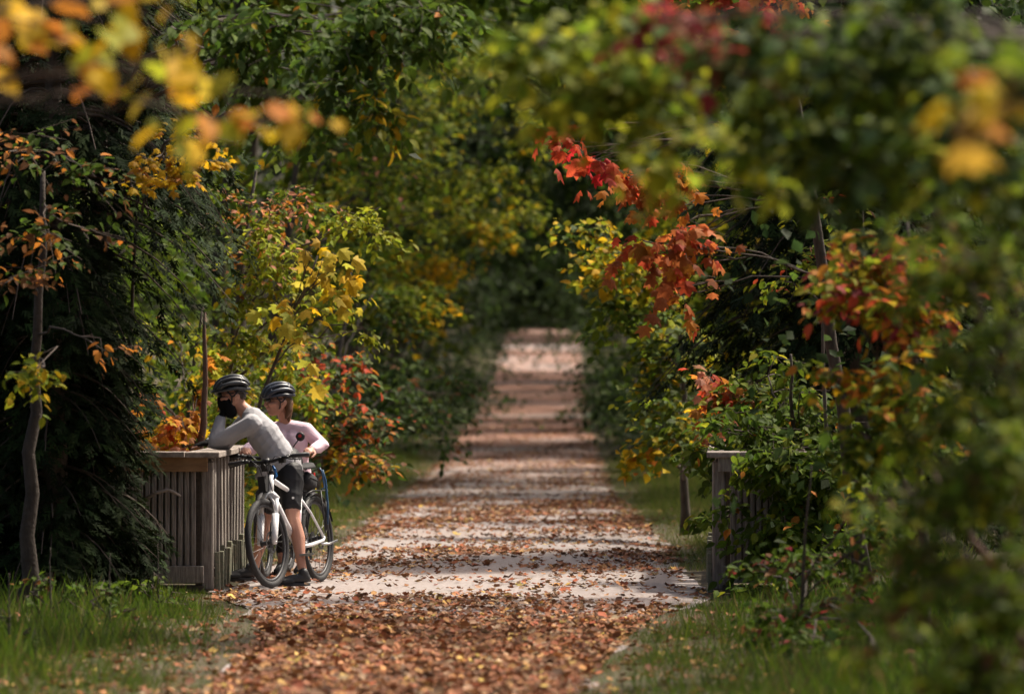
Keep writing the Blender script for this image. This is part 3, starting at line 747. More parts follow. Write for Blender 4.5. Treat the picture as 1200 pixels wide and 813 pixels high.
tw = [[(pew + (x * 1.1, 0, 0), .088), (wai + (x * .8, 0, 0), .080), (chw + (x, -.01, 0), .090), (wb + (x, .0, -.045), .055)] for x in (-.062, .062)]
tw += [[(chw + (-.06, -.055, -.012), .055), (chw + (-.06, -.045, -.03), .052)], [(chw + (.06, -.055, -.012), .055), (chw + (.06, -.045, -.03), .052)]]
hL_ = hand_items(wL, W(357, 528.5, 34.26) - wL, (.35, -.35, .85), 1.0, -1)
hR_ = hand_items(wR, W(290, 528.5, 34.2) - wR, (-.35, -.35, .85), 1.0, 1)
yoke = [(sL, .052), (wb + (.04, 0, -.02), .05), (wb + (-.04, 0, -.02), .05), (sR, .052)]
blob('body', hi + tw + [arL, arR, lgL, lgR, [(wb, .052), (wn, .046), (HL(-.02, 0, -.04), .048)], yoke] + hL_ + hR_, SKIN, WOM, wo, .006, 3)
blob('jersey', [inf(c, .012) for c in tw] + [inf(arL, .012)[:-1] + [(wL * .92 + eLb * .08, .036)], inf(arR, .012)[:-1] + [(wR * .92 + eRb * .08, .036)], inf(yoke, .010)], PINKC, WOM, wo, .007, 4,
     folds([((.5, 0, .86), 75, .2), ((-.5, .2, .85), 95, 1.7)], .006), cuts=[(W(344, 562, Yw), (0, 0, -1)), (wb + (0, -.03, .032), (-.1, -.35, .93))])
blob('leggings', [inf(lgL, .010)[:-1] + [(anL + (0, 0, .08), .044)], inf(lgR, .010)[:-1] + [(anR + (0, 0, .08), .044)], [(hpL, .1), (hpR, .1)], [(pew + (-.05, 0, 0), .094), (pew + (.05, 0, 0), .094)]], SHORT, WOM, wo, .008, 4)
shoe(WOM, wo, anL * (1, 1, 0) + (.0, .07, 0), anL * (1, 1, 0) + (-.03, -.2, 0), anL)
shoe(WOM, wo, anR * (1, 1, 0) + (.0, .07, 0), anR * (1, 1, 0) + (-.03, -.2, 0), anR)
glasses(WOM, wo, HL)
blob('hair', [('e', HL(-.035, 0, .02), (.082, .079, .085), HA), [(HL(-.09, .03, -.02), .035), (HL(-.075, .05, -.08), .032), (HL(-.06, .055, -.11), .022), (HL(-.045, .056, -.14), .012)], [(HL(-.09, -.02, -.02), .035), (HL(-.09, 0, -.08), .036), (HL(-.085, .01, -.12), .026), (HL(-.08, .02, -.17), .010)]], HAIRB, WOM, wo, .007, 3)
lp = MB(); lp.tube([HL(.093, -.02, -.054) - np.array(wo), HL(.101, 0, -.053) - np.array(wo), HL(.093, .02, -.054) - np.array(wo)], [.003, .006, .003], 6); lp.build('mouth', LIP, WOM, True)
helmet(WOM, wo, HL(-.010, 0, .043), (-.93, -.36, -.14), (-.06, 0, 1), HELB, .06, .97)
# ------------------------------------------------------------------ leaves and trees
def tpl(out, mid, fan=True):
    v = [mid] + out; n = len(out)
    return np.array(v, float), np.array([(0, 1 + i, 1 + (i + 1) % n) for i in range(n)])
def _maple():
    h = [(0, 0), (.10, .34), (.22, .52), (.30, .30), (.52, .46), (.74, .50), (.66, .22), (.80, .17), (1.0, 0)]
    o = [(x, y, -.20 * (abs(y) ** 1.2) * 2 - .25 * max(0, x - .5)) for x, y in h]
    o = o + [(x, -y, z) for x, y, z in reversed(o[1:-1])]
    return tpl(o, (.36, 0, .06))
def _ovate(w=.27):
    o = [(0, 0, 0), (.22, w * .85, .06), (.5, w, .05), (.8, w * .5, -.02), (1, 0, -.13), (.8, -w * .5, -.02), (.5, -w, .05), (.22, -w * .85, .06)]
    return tpl(o, (.5, 0, -.02))
def _curl():
    o = [(0, 0, .10), (.18, .38, .22), (.5, .26, .04), (.72, .42, .18), (1, .02, .25), (.72, -.34, .10), (.5, -.2, .02), (.2, -.42, .16)]
    return tpl(o, (.5, 0, 0))
def _rhomb(w=.36):
    return np.array([(0, 0, 0), (.45, w, .06), (1, 0, -.1), (.45, -w, .06)], float), np.array([(0, 2, 1), (0, 3, 2)])
def _spray():            # flat cedar spray: a midrib with alternate tapering sprigs
    V = []; T = []
    def tri(a, b, w):
        a = np.array(a, float); b = np.array(b, float); d = nrm(b - a); s = np.cross(d, (0, 0, 1)) * w; i = len(V)
        V.extend([a + s, a - s, b + s * .25]); T.append((i, i + 1, i + 2))
    tri((0, 0, 0), (1, 0, -.18), .03)
    for k, t in enumerate((.08, .25, .42, .58, .74)):
        l = .5 * (1 - t * .6); y = 1 if k % 2 else -1
        for q in (1, .8):
            tri((t, 0, -.18 * t * t), (t + l * .72, y * l * .66 * q + 0, -.18 * t * t - .14 * l), .058); y = -y; t += .05
    return np.array(V), np.array(T)
TPL = {'maple': _maple(), 'ovate': _ovate(), 'round': _ovate(.36), 'curl': _curl(), 'rhomb': _rhomb(), 'spray': _spray(),
       'blade': (np.array([(0, .02, 0), (0, -.02, 0), (.55, .016, .05), (.55, -.016, .05), (1, 0, -.02)], float), np.array([(0, 1, 3), (0, 3, 2), (2, 3, 4)]))}
TPL['thin'] = (np.array([(0, .026, 0), (0, -.026, 0), (1, 0, .04)], float), np.array([(0, 1, 2)]))
TPL['dry'] = (np.array([(0, 0, .12), (.5, .42, .2), (1, 0, .22), (.5, -.4, .12), (.5, 0, 0)], float), np.array([(4, 0, 3), (4, 3, 2), (4, 2, 1), (4, 1, 0)]))
def basis(A, N):
    A = A / (np.linalg.norm(A, axis=1, keepdims=True) + 1e-9)
    N = N - A * (N * A).sum(1, keepdims=True); N /= np.linalg.norm(N, axis=1, keepdims=True) + 1e-9
    return A, np.cross(N, A), N
def leaf_mesh(name, shape, P, A, N, S, C, m):
    T, tri = TPL[shape]; A, B, N = basis(A, N); n, k = len(P), len(T)
    co = P[:, None, :] + S[:, None, None] * (T[None, :, 0:1] * A[:, None, :] + T[None, :, 1:2] * B[:, None, :] + T[None, :, 2:3] * N[:, None, :])
    me = bpy.data.meshes.new(name); me.vertices.add(n * k); me.vertices.foreach_set('co', co.ravel())
    f = (tri[None] + (np.arange(n) * k)[:, None, None]).reshape(-1)
    nf = n * len(tri); me.loops.add(nf * 3); me.loops.foreach_set('vertex_index', f.astype(np.int32))
    me.polygons.add(nf); me.polygons.foreach_set('loop_start', np.arange(0, nf * 3, 3, dtype=np.int32))
    ca = me.color_attributes.new('leafcol', 'FLOAT_COLOR', 'POINT')
    cc = np.ones((n, k, 4), np.float32); cc[:, :, :3] = C[:, None, :]; ca.data.foreach_set('color', cc.ravel())
    me.update(calc_edges=True); me.materials.append(m)
    return me
# palettes: (colour, weight)
G1, G2, G3, G4 = (.078, .128, .013), (.118, .165, .014), (.058, .096, .014), (.17, .205, .018)
YG, Y1, Y2, OR, RD, DR, BR, PK = (.29, .29, .02), (.56, .35, .015), (.58, .42, .05), (.50, .19, .03), (.48, .075, .03), (.22, .03, .03), (.16, .075, .03), (.55, .24, .14)
def pick(pal, n, rng, jit=.28, mixin=None):
    cols = np.array([c for c, w in pal]); w = np.array([w for c, w in pal], float); w /= w.sum()
    c = cols[rng.choice(len(pal), n, p=w)]
    c = c * rng.uniform(1 - jit, 1 + jit, (n, 1)) * rng.uniform(.92, 1.08, (n, 3))
    return np.clip(c, .004, .75)
_leaf_data = {}
def leaf_obj(shape, p, a, b, nn, s, c, parent, wpos):
    if shape not in _leaf_data:
        T, tri = TPL[shape]; me = bpy.data.meshes.new('leaf'); me.from_pydata([tuple(map(float, q)) for q in T], [], [tuple(map(int, q)) for q in tri]); me.materials.append(LEAFO); _leaf_data[shape] = me
    o = bpy.data.objects.new('leaf', _leaf_data[shape])
    M = np.eye(4); M[:3, 0] = a; M[:3, 1] = b; M[:3, 2] = nn
    o.matrix_basis = Matrix.Translation(Vector(p)) @ Matrix(M.tolist()) @ Matrix.Scale(float(s), 4)
    o.color = (*[float(q) for q in c], 1); COL.objects.link(o); o.parent = parent
def bez(p0, p1, p2, n):
    t = np.linspace(0, 1, n)[:, None]; return (1 - t) ** 2 * p0 + 2 * t * (1 - t) * p1 + t * t * p2
LIGHTV = np.array([.25, -.55, .8])
def tree(name, label, cat, base, clumps, shape, size, pal, seed, trunk_r=.05, top=None, parts=0, bark=None, k=9, group=None,
         sub=None, spread=.9, flat=.55, droop=.35, lay=None, mat_=None, limb_frac=.5, twigs=True, limb_r=1., wiggle=.04):
    """clumps: (px, py, Y, half width px, half height px, leaves[, palette]) - foliage masses by direction and distance"""
    rng = np.random.default_rng(seed); base = np.array([base[0], base[1], ground_z(base[0], base[1]) - .02]) if len(base) == 2 else np.array(base, float)
    R = empty(name, base); tag(R, label, cat, group)
    CL = []
    for c in clumps:
        ctr = W(c[0], c[1], c[2]); rx, rz = c[3] / F * c[2], c[4] / F * c[2]
        CL.append((ctr, np.array([rx, (rx + rz) / 2 * (c[7] if len(c) > 7 else 1), rz]), c[5], c[6] if len(c) > 6 and c[6] else pal))
    allc = np.array([c[0] for c in CL])
    if top is None:
        i = np.argmax(allc[:, 2]); top = np.array([base[0] * .6 + allc[:, 0].mean() * .4, base[1] * .6 + allc[:, 1].mean() * .4, max(allc[i, 2] + CL[i][1][2] * .6, base[2] + .5)])
    else: top = np.array(top, float)
    mid = (base + top) / 2 + rng.normal(0, wiggle, 3) * np.linalg.norm(top - base) * .5
    tp = bez(base, mid, top, 12); tp[1:-1] += rng.normal(0, trunk_r * .25, (10, 3))
    tr = MB(); fr = np.linspace(0, 1, 12); rs = trunk_r * (1 - .72 * fr); rs[0] *= 1.35; rs[1] *= 1.08
    tr.tube([p - base for p in tp], list(rs), 9); tr.build('trunk', bark or BARK, R, True)
    PP, AA, NN, SS, CC = [], [], [], [], []; tw = MB()
    for ctr, rd, n, pl in CL:
        zt = base[2] + (ctr[2] - base[2]) * limb_frac; zt = min(max(zt, base[2] + .15 * (top[2] - base[2])), top[2])
        j = int(np.argmin(np.abs(tp[:, 2] - zt))); p0 = tp[j]
        L = np.linalg.norm(ctr - p0); br = bez(p0, (p0 + ctr) / 2 + np.array([0, 0, .12 * L]), ctr, 9); br[1:-1] += rng.normal(0, .012 * L, (7, 3))
        b = MB(); r0 = min(rs[j] * .5, .008 + .011 * L) * limb_r; b.tube([p - base for p in br], list(np.linspace(r0, .006 * min(1, limb_r + .2), 9)), 6); b.build('branch', bark or BARK, R, True)
        # secondary clumps inside the mass so that light and dark gather unevenly
        ns = max(3, int(n / 70)) if sub is None else sub
        g = rng.normal(0, 1, (ns, 3)); g /= np.linalg.norm(g, axis=1, keepdims=True); g *= rng.uniform(.2, 1, (ns, 1)) ** .5
        sc_ = ctr + g * rd * spread * .85
        nt_ = max(1, int(n / k / ns))
        for s_i in range(ns):
            cs = sc_[s_i]; q0 = br[int(rng.integers(4, 9))]
            if twigs: tw.tube([q0 - base, (q0 + cs) / 2 - base + rng.normal(0, .05, 3) * np.linalg.norm(cs - q0), cs - base], [.006, .0045, .003], 4, False)
            tone = rng.uniform(.75, 1.2)
            e = rng.normal(0, 1, (nt_, 3)); e /= np.linalg.norm(e, axis=1, keepdims=True); e[:, 2] *= flat; e[:, 2] -= droop * .4
            ln = rng.uniform(.5, 1.15, nt_) * float(np.mean(rd)) * (1.15 / max(1, ns ** .33)) * 1.25 + size * 1.2
            for t_i in range(nt_):
                d = e[t_i]; q1 = cs + d * ln[t_i]
                if twigs and t_i % 2 == 0: tw.tube([cs - base, q1 - base], [.003, .0016], 3, False)
                kk = max(2, int(rng.normal(k, k * .2))); u = np.linspace(.25, 1.05, kk)[:, None]
                p = cs + d * ln[t_i] * u + np.array([0, 0, -1]) * (u ** 2) * ln[t_i] * droop * .4 + rng.normal(0, size * .28, (kk, 3))
                sd = np.cross(d, (0, 0, 1.)); sd /= np.linalg.norm(sd) + 1e-6
                alt = np.where(np.arange(kk) % 2 == 0, 1., -1.)[:, None]
                a = d * .55 + sd * alt * .8 + np.array([0, 0, -droop]) + rng.normal(0, .35, (kk, 3))
                nn = (LIGHTV * .55 + np.array([0, 0, .55]) if lay is None else np.array(lay)) + rng.normal(0, .45 if lay is None else .22, (kk, 3))
                PP.append(p); AA.append(a); NN.append(nn); SS.append(size * rng.uniform(.55, 1.25, kk)); CC.append(pick(pl, kk, rng) * tone)
    P, A, N, S, C = map(np.concatenate, (PP, AA, NN, SS, CC)); A, B, N = basis(A, N)
    keep = P[:, 2] > np.interp(P[:, 1], _py, _pz) + .03
    P, A, B, N, S, C = P[keep], A[keep], B[keep], N[keep], S[keep], C[keep]
    if twigs and tw.v:
        o = tw.build('twigs', TWIG, R); o['kind'] = 'stuff'
    idx = np.zeros(len(P), bool)
    if parts:
        px = P[:, 0] / P[:, 1] * F + 595; py = 460 - (P[:, 2] - CAMZ) / P[:, 1] * F
        inn = (px > 5) & (px < 1195) & (py > 5) & (py < 808)
        face = np.abs((N * (P - np.array([0, 0, CAMZ]))).sum(1)) / P[:, 1]
        score = S / P[:, 1] * (.5 + face) * (1 - .25 * (P[:, 1] - P[:, 1].min()) / (np.ptp(P[:, 1]) + .01)) * inn
        idx[np.argsort(-score)[:parts]] = True; idx &= inn
        for i in np.nonzero(idx)[0]: leaf_obj(shape, P[i] - base, A[i], B[i], N[i], S[i], C[i], R, P[i])
    r_ = ~idx
    if r_.sum():
        o = link('crown', leaf_mesh('crown', shape, P[r_] - base, A[r_], N[r_], S[r_], C[r_], mat_ or LEAF), None, R); o['kind'] = 'stuff'
    return R
def conifer(name, label, base, height, width, seed, n_boughs, pal, spray=.2, trunk_r=.12, zmin=.05, group=None, sides=None, dens=1., fall=.75, skirt=None):
    rng = np.random.default_rng(seed); base = np.array([base[0], base[1], ground_z(base[0], base[1]) - .02])
    R = empty(name, base); tag(R, label, 'tree', group)
    tr = MB(); tr.tube([(rng.normal(0, .02), rng.normal(0, .02), height * q) for q in np.linspace(0, 1, 8)], list(trunk_r * (1 - .9 * np.linspace(0, 1, 8))), 9); tr.build('trunk', BARK, R, True)
    PP, AA, NN, SS, CC = [], [], [], [], []; tw = MB()
    for i in range(n_boughs):
        h = height * (zmin + (1 - zmin) * rng.uniform(0, 1) ** 1.05); az = rng.uniform(0, 2 * math.pi) if sides is None else rng.normal(sides[0], sides[1])
        L = width * (1 - h / height) ** fall * rng.uniform(.65, 1.12) + .15
        if skirt: L *= np.interp(h, skirt[0], skirt[1])
        d = np.array([math.cos(az), math.sin(az), 0.]); p0 = np.array([0, 0, h])
        pts = bez(p0, p0 + d * L * .55 + np.array([0, 0, .10 * L]), p0 + d * L + np.array([0, 0, -.48 * L + rng.normal(0, .08)]), 7)
        tw.tube(list(pts), list(np.linspace(.014, .003, 7)), 4, False)
        n = int((8 + L * 48) * dens); u = rng.uniform(.12, 1.0, n) ** .8; f = u * 6; j = np.minimum(f.astype(int), 5); q = pts[j] + (pts[j + 1] - pts[j]) * (f - j)[:, None]
        sd = np.array([-d[1], d[0], 0]); lat = rng.uniform(-1, 1, n) * (.16 + .26 * (1 - u)) * min(L, 1.6)
        q = q + sd * lat[:, None] + np.array([0, 0, -1]) * (np.abs(lat) * .25 + rng.uniform(0, .10, n))[:, None]
        a = d * .75 + sd * np.sign(lat)[:, None] * .7 + np.array([0, 0, -.55]) + rng.normal(0, .28, (n, 3))
        nn = np.array([0, 0, 1.]) + d * .5 + rng.normal(0, .35, (n, 3))
        PP.append(q); AA.append(a); NN.append(nn); SS.append(spray * rng.uniform(.6, 1.25, n)); CC.append(pick(pal, n, rng) * rng.uniform(.75, 1.2))
    o = tw.build('bough_set', TWIG, R); o['kind'] = 'stuff'
    P, A, N, S, C = map(np.concatenate, (PP, AA, NN, SS, CC)); k = P[:, 2] > .04
    o = link('crown', leaf_mesh('crown', 'spray', P[k], A[k], N[k], S[k], C[k], NEEDLE), None, R); o['kind'] = 'stuff'
    return R
CED = [((.016, .028, .009), 6), ((.025, .040, .012), 3), ((.012, .020, .008), 3)]

# ---- left side, near
conifer('cedar_tree', 'tall dark cedar overlapping the left end of the wooden railing', (-3.3, 30.4), 7.5, 1.65, 11, 330, CED, .15, .11, fall=.35, skirt=([0, 1.5, 1.95, 2.4, 2.75, 3.5], [.42, .42, .50, .66, .78, 1.]))
conifer('cedar_tree', 'black-green cedar at the left edge behind the pale trunk', (-4.3, 31.8), 8., 1.4, 12, 200, CED, .16, .12, fall=.5)
conifer('cedar_tree', 'low bushy cedar at the foot of the tall dark cedar', (-3.12, 30.9), 2.3, .50, 14, 130, CED, .13, .05, fall=.25)
conifer('cedar_tree', 'dark cedar behind the tall one, its fringed sprays hanging above the railing', (-3.7, 34.4), 8.5, 2.1, 13, 190, CED, .17, .13, zmin=.44, fall=.6)
tree('sapling_tree', 'slim grey-barked sapling with rust leaves at the left edge', 'tree', (-3.28, 28.6),
     [(60, 250, 27.5, 56, 56, 150, [(OR, 2), (BR, 4), (G3, 4)]), (30, 330, 27.2, 56, 50, 120, [(OR, 2), (BR, 4), (G3, 3)]), (50, 450, 26, 52, 36, 150, [(Y1, 2), (YG, 5), (G2, 4)]), (100, 195, 27.4, 60, 40, 120, [(G3, 5), (BR, 3), (OR, 1)]), (20, 190, 27.5, 50, 60, 150, [(BR, 4), (G3, 4), (OR, 1)]),
      (105, 400, 27.6, 36, 30, 40, [(BR, 3), (OR, 2)])],
     'ovate', .078, [(G3, 3)], 21, .06, top=W(50, 200, 28.4), parts=160, bark=BARKD, wiggle=.012, limb_r=.6, limb_frac=.97)
tree('overhanging_tree', 'near blurred branch of big yellow leaves hanging in at the top left', 'tree', (-2.7, 13.4),
     [(60, 30, 13.2, 75, 34, 34, [(Y1, 6), (OR, 3), (YG, 2), (G2, 1)]), (170, 10, 13, 70, 40, 30), (215, 70, 13, 42, 40, 22), (262, 100, 12.9, 34, 22, 15), (308, 140, 12.8, 30, 18, 10, [(Y1, 4), (OR, 4)]), (110, 85, 13.2, 28, 34, 12, [(PK, 2), (YG, 2), (OR, 2)]), (15, 5, 13.3, 60, 40, 22, [(Y1, 4), (OR, 3)])],
     'round', .118, [(Y1, 6), (Y2, 3), (YG, 3), (OR, 1)], 22, .028, top=(-1.9, 13.3, 3.6), parts=220, k=4, droop=.45, limb_frac=.95, sub=3, limb_r=.5)
tree('maple_sapling', 'spray of small golden leaves against the dark cedar', 'tree', (-2.95, 31.3),
     [(195, 175, 28.4, 56, 24, 90), (240, 150, 28.3, 44, 22, 70), (215, 205, 28.4, 42, 18, 70), (165, 205, 28.5, 40, 24, 50), (235, 185, 28.3, 20, 10, 20)],
     'maple', .068, [(Y1, 6), ((.42, .24, .02), 4), (OR, 1)], 23, .026, top=(-2.7, 30.9, 3.3), parts=240, droop=.5, lay=(0, -.25, 1), flat=.25, limb_frac=.9)
tree('overhanging_tree', 'dark green leafy boughs hanging over the trail at the top left', 'tree', (-3.25, 31.6),
     [(330, 30, 26.5, 70, 46, 420), (410, 40, 26.2, 70, 55, 420), (470, 15, 26, 60, 45, 330), (300, 95, 26.8, 50, 38, 240), (395, 115, 26.4, 48, 36, 230), (440, 110, 26, 32, 42, 150, [(G1, 5), (YG, 1), (Y1, 1)]), (270, 20, 26.8, 50, 50, 260), (505, 60, 26.4, 36, 50, 150), (360, 145, 26.5, 40, 26, 110)],
     'ovate', .10, [(G3, 5), (G1, 5), ((.07, .12, .03), 2), (OR, .25), (Y1, .2)], 24, .11, top=(-3.0, 31.0, 6.4), parts=300, droop=.55, limb_frac=.95, limb_r=.5)
# ---- left side, behind the railing
tree('hazel_tree', 'bright yellow-green small-leaved tree behind the riders', 'tree', (-2.9, 39.5),
     [(330, 285, 38.5, 60, 46, 520, [((.27, .31, .025), 4), (YG, 4), (PK, .8), (OR, .5)]), (420, 255, 38, 52, 26, 300, [((.27, .31, .025), 4), (YG, 3)]), (310, 340, 38.6, 50, 46, 380), (390, 350, 38, 42, 28, 180, [(YG, 3), (G4, 3), (Y1, 1)]), (280, 400, 38.8, 56, 42, 380), (350, 390, 38.5, 44, 32, 220), (290, 240, 39, 44, 44, 300, [(PK, 2), (OR, 2), (G2, 5)]), (350, 225, 39, 50, 36, 240, [(PK, 1.5), (OR, 1), (G2, 6)]), (255, 440, 39, 40, 40, 240, [(YG, 3), (G4, 3), (Y1, 1)]), (410, 380, 38, 34, 14, 80, [(YG, 3), (G4, 3)])],
     'ovate', .080, [((.27, .31, .025), 5), (YG, 5), (G2, 2), (OR, .5), (Y1, .7)], 25, .05, top=W(300, 200, 39.5), parts=300, droop=.45, limb_frac=.75)
tree('yellow_maple', 'cluster of large clear yellow leaves right of the bright green tree', 'tree', (-2.6, 37.5),
     [(390, 320, 36.5, 26, 24, 34), (365, 300, 36.6, 18, 18, 18), (405, 300, 36.4, 16, 14, 12), (352, 360, 36.6, 14, 30, 26), (358, 395, 36.6, 12, 22, 16), (330, 350, 36.8, 14, 20, 14)],
     'maple', .135, [(Y2, 6), (Y1, 2), ((.5, .48, .06), 3)], 26, .028, top=W(372, 300, 36.8), parts=120, droop=.7, k=5, sub=3, limb_frac=.85)
tree('orange_sapling', 'slim brown stem with orange leaves standing behind the railing', 'tree', (-2.74, 36.8),
     [(205, 490, 36.8, 30, 26, 110), (195, 510, 36.8, 24, 16, 60), (225, 465, 37, 22, 22, 50), (240, 440, 37.2, 20, 30, 40, [(YG, 3), (OR, 3)]), (185, 470, 37, 20, 20, 40), (170, 500, 37, 20, 20, 40)],
     'maple', .10, [(OR, 6), (Y1, 3), (PK, 2), (RD, .5)], 27, .050, top=W(240, 366, 36.8), parts=200, bark=BARKR, limb_frac=.7, droop=.5)
tree('green_shrub', 'dense mixed green and yellow shrub filling the gap below the bright tree', 'shrub', (-3.3, 41.5),
     [(250, 470, 41, 60, 60, 420), (300, 520, 41, 50, 60, 380), (280, 600, 40.5, 45, 60, 340), (330, 440, 41.5, 50, 40, 320), (300, 650, 40, 40, 30, 200), (210, 400, 42, 60, 60, 360), (350, 470, 42, 36, 40, 200)],
     'ovate', .10, [(G2, 5), (G4, 3), (YG, 2), (Y1, 1), (OR, .4)], 28, .04, parts=60, limb_frac=.6)
tree('red_shrub', 'red and grey-green shrub beside the rider in pink', 'shrub', (-2.55, 45.0),
     [(400, 445, 44, 40, 42, 330), (425, 480, 44, 40, 36, 280), (395, 500, 44, 36, 40, 260, [(G3, 4), (OR, 2), (BR, 2), (Y1, 1)]), (380, 420, 44.5, 36, 30, 200), (410, 540, 43.5, 34, 26, 200, [(OR, 3), (Y1, 2), (G3, 3), (BR, 2)]), (440, 520, 44.5, 26, 36, 160, [(G3, 4), (BR, 2)]), (372, 470, 44.5, 26, 40, 200)],
     'ovate', .105, [((.10, .13, .06), 5), (RD, 2.2), (OR, 1.6), (G3, 4)], 29, .03, parts=200, limb_frac=.55)
tree('shrub', 'dark green bushes under the trees left of the trail', 'shrub', (-2.6, 56.0),
     [(470, 470, 56, 46, 50, 420), (500, 500, 58, 36, 36, 300), (455, 400, 57, 50, 46, 420), (520, 460, 62, 36, 50, 360), (440, 340, 58, 50, 46, 360, [(G3, 4), (G1, 3), (YG, 1)])],
     'ovate', .12, [((.032, .055, .016), 6), (G3, 3), (BR, .6)], 30, .05, limb_frac=.6)
tree('hanging_vine_tree', 'sunlit tree with yellow tassels left of the tunnel', 'tree', (-3.6, 60),
     [(470, 345, 58, 50, 34, 420, [(YG, 2), (G2, 4), (G4, 3)]), (430, 300, 59, 50, 46, 420, [(G2, 4), (G1, 4), (YG, 1)]), (500, 370, 58, 30, 24, 180, [(Y1, 2), (YG, 2), (G2, 3)]), (440, 210, 60, 60, 60, 500, [(G2, 4), (G1, 4), (YG, 1), (PK, .4)]), (400, 160, 60, 60, 60, 420, [(G1, 4), (G2, 4), (OR, .6)])],
     'ovate', .12, [(G2, 4), (YG, 2)], 31, .1, limb_frac=.7)

tree('arching_tree', 'sunlit yellow-flecked tree arching over the mouth of the tunnel', 'tree', (-3.4, 82),
     [(480, 300, 80, 44, 28, 330, [(Y1, 3), (YG, 4), (G2, 3)]), (530, 315, 80, 40, 20, 230, [(Y1, 5), (YG, 2)]), (590, 270, 80, 44, 30, 330, [(Y1, 3), (YG, 3), (G2, 4)]), (545, 255, 81, 46, 34, 380), (500, 240, 80, 46, 40, 420), (620, 230, 81, 36, 36, 300), (560, 190, 81, 56, 44, 480), (490, 170, 80, 56, 50, 480), (620, 150, 81, 46, 46, 380), (550, 110, 81, 56, 40, 420), (480, 100, 80, 50, 46, 400), (610, 80, 81, 50, 40, 320), (540, 50, 81, 60, 40, 300)],
     'ovate', .15, [(G2, 4), (G4, 4), (YG, 3), (Y1, .4)], 32, .14, top=W(470, 60, 81), limb_frac=.85)
# ---- right side, near
tree('overhanging_tree', 'near blurred green and purple canopy across the top right', 'tree', (2.9, 13.6),
     [(640, 40, 14.5, 80, 40, 255, [(G2, 4), (G4, 3), (YG, 2)]), (740, 60, 14.2, 80, 60, 345, [(G2, 4), (YG, 3), (G4, 3)]), (700, 110, 14.4, 60, 30, 165, [(G4, 3), (YG, 4)]), (840, 50, 13.4, 46, 46, 120, [(DR, 5), ((.20, .05, .03), 3), (BR, 2), (G3, 3)]), (800, 25, 13.4, 40, 24, 75, [(DR, 5), (BR, 2), (G3, 2)]), (900, 60, 13.6, 80, 70, 360), (1000, 60, 13.2, 90, 70, 390), (1100, 50, 13, 90, 70, 390), (930, 150, 13.6, 80, 46, 255), (1030, 160, 13.4, 80, 50, 285), (980, 215, 13.3, 50, 34, 135), (820, 165, 14.4, 80, 26, 195, [(YG, 4), (G4, 4)]), (1180, 90, 12.8, 50, 70, 195), (1110, 170, 12.8, 70, 60, 240)],
     'round', .074, [(G3, 3), ((.075, .12, .045), 4), (G2, 4), (G4, 2), (YG, .8)], 41, .06, top=(2.3, 13.6, 3.9), parts=300, droop=.4, limb_frac=.92, k=6)
tree('overhanging_tree', 'very near blurred golden leaves at the top right corner', 'tree', (1.95, 9.2),
     [(1185, 115, 9.2, 34, 18, 8), (1172, 88, 9.2, 20, 12, 4, [(OR, 2), (Y1, 2)]), (1196, 60, 9.2, 16, 20, 4, [(YG, 3), (G2, 3)])],
     'maple', .10, [((.36, .22, .03), 5), ((.34, .15, .03), 2), ((.36, .25, .07), 3)], 42, .03, top=(1.35, 9.2, 2.5), parts=40, droop=.5, k=4, sub=2, limb_frac=.9)
tree('red_maple', 'branch of orange-red maple leaves in front of the black conifer', 'tree', (2.6, 30.5),
     [(755, 215, 30, 36, 22, 60), (790, 200, 30, 36, 24, 60), (800, 260, 30, 36, 34, 90), (770, 285, 30, 30, 24, 50), (805, 300, 30, 22, 26, 36), (800, 345, 30, 16, 16, 18), (735, 205, 30, 22, 14, 22), (690, 180, 30, 22, 14, 26, [(RD, 5), ((.5, .03, .03), 3)]), (668, 160, 30, 16, 20, 14, [(RD, 5)]), (780, 235, 30, 40, 20, 40),
      (880, -60, 29, 80, 60, 300, [(G2, 4), (RD, 2), (OR, 2)]), (760, -120, 28, 90, 60, 300, [(G2, 4), (RD, 2), (OR, 2)]), (640, -150, 27.5, 90, 60, 260, [(G2, 4), (RD, 2), (OR, 2)]), (980, -140, 27.5, 90, 60, 300, [(G2, 4), (RD, 2), (OR, 2)]), (860, -260, 27, 110, 70, 340, [(G2, 4), (RD, 2), (OR, 2)])] + [(x, -218, 32.6, 80, 30, 420, [(G2, 4), (RD, 2), (OR, 2)]) for x in (640, 740, 850, 960, 1070, 1180, 1290)],
     'maple', .112, [(OR, 4), (RD, 2), ((.42, .13, .04), 6), ((.3, .09, .03), 2)], 43, .06, top=W(900, -150, 29.5), parts=300, droop=.75, k=5, sub=5, limb_frac=.98, limb_r=.45)
conifer('conifer_tree', 'black-green conifer behind the orange-red maple branch', (3.2, 38.6), 9.0, 1.95, 44, 200, CED, .17, .14, zmin=.24, fall=.5)
conifer('conifer_tree', 'dark conifer deeper in the wood right of the red maple branch', (3.7, 40.5), 9.5, 1.7, 45, 190, CED, .19, .15, zmin=.03, fall=.5)
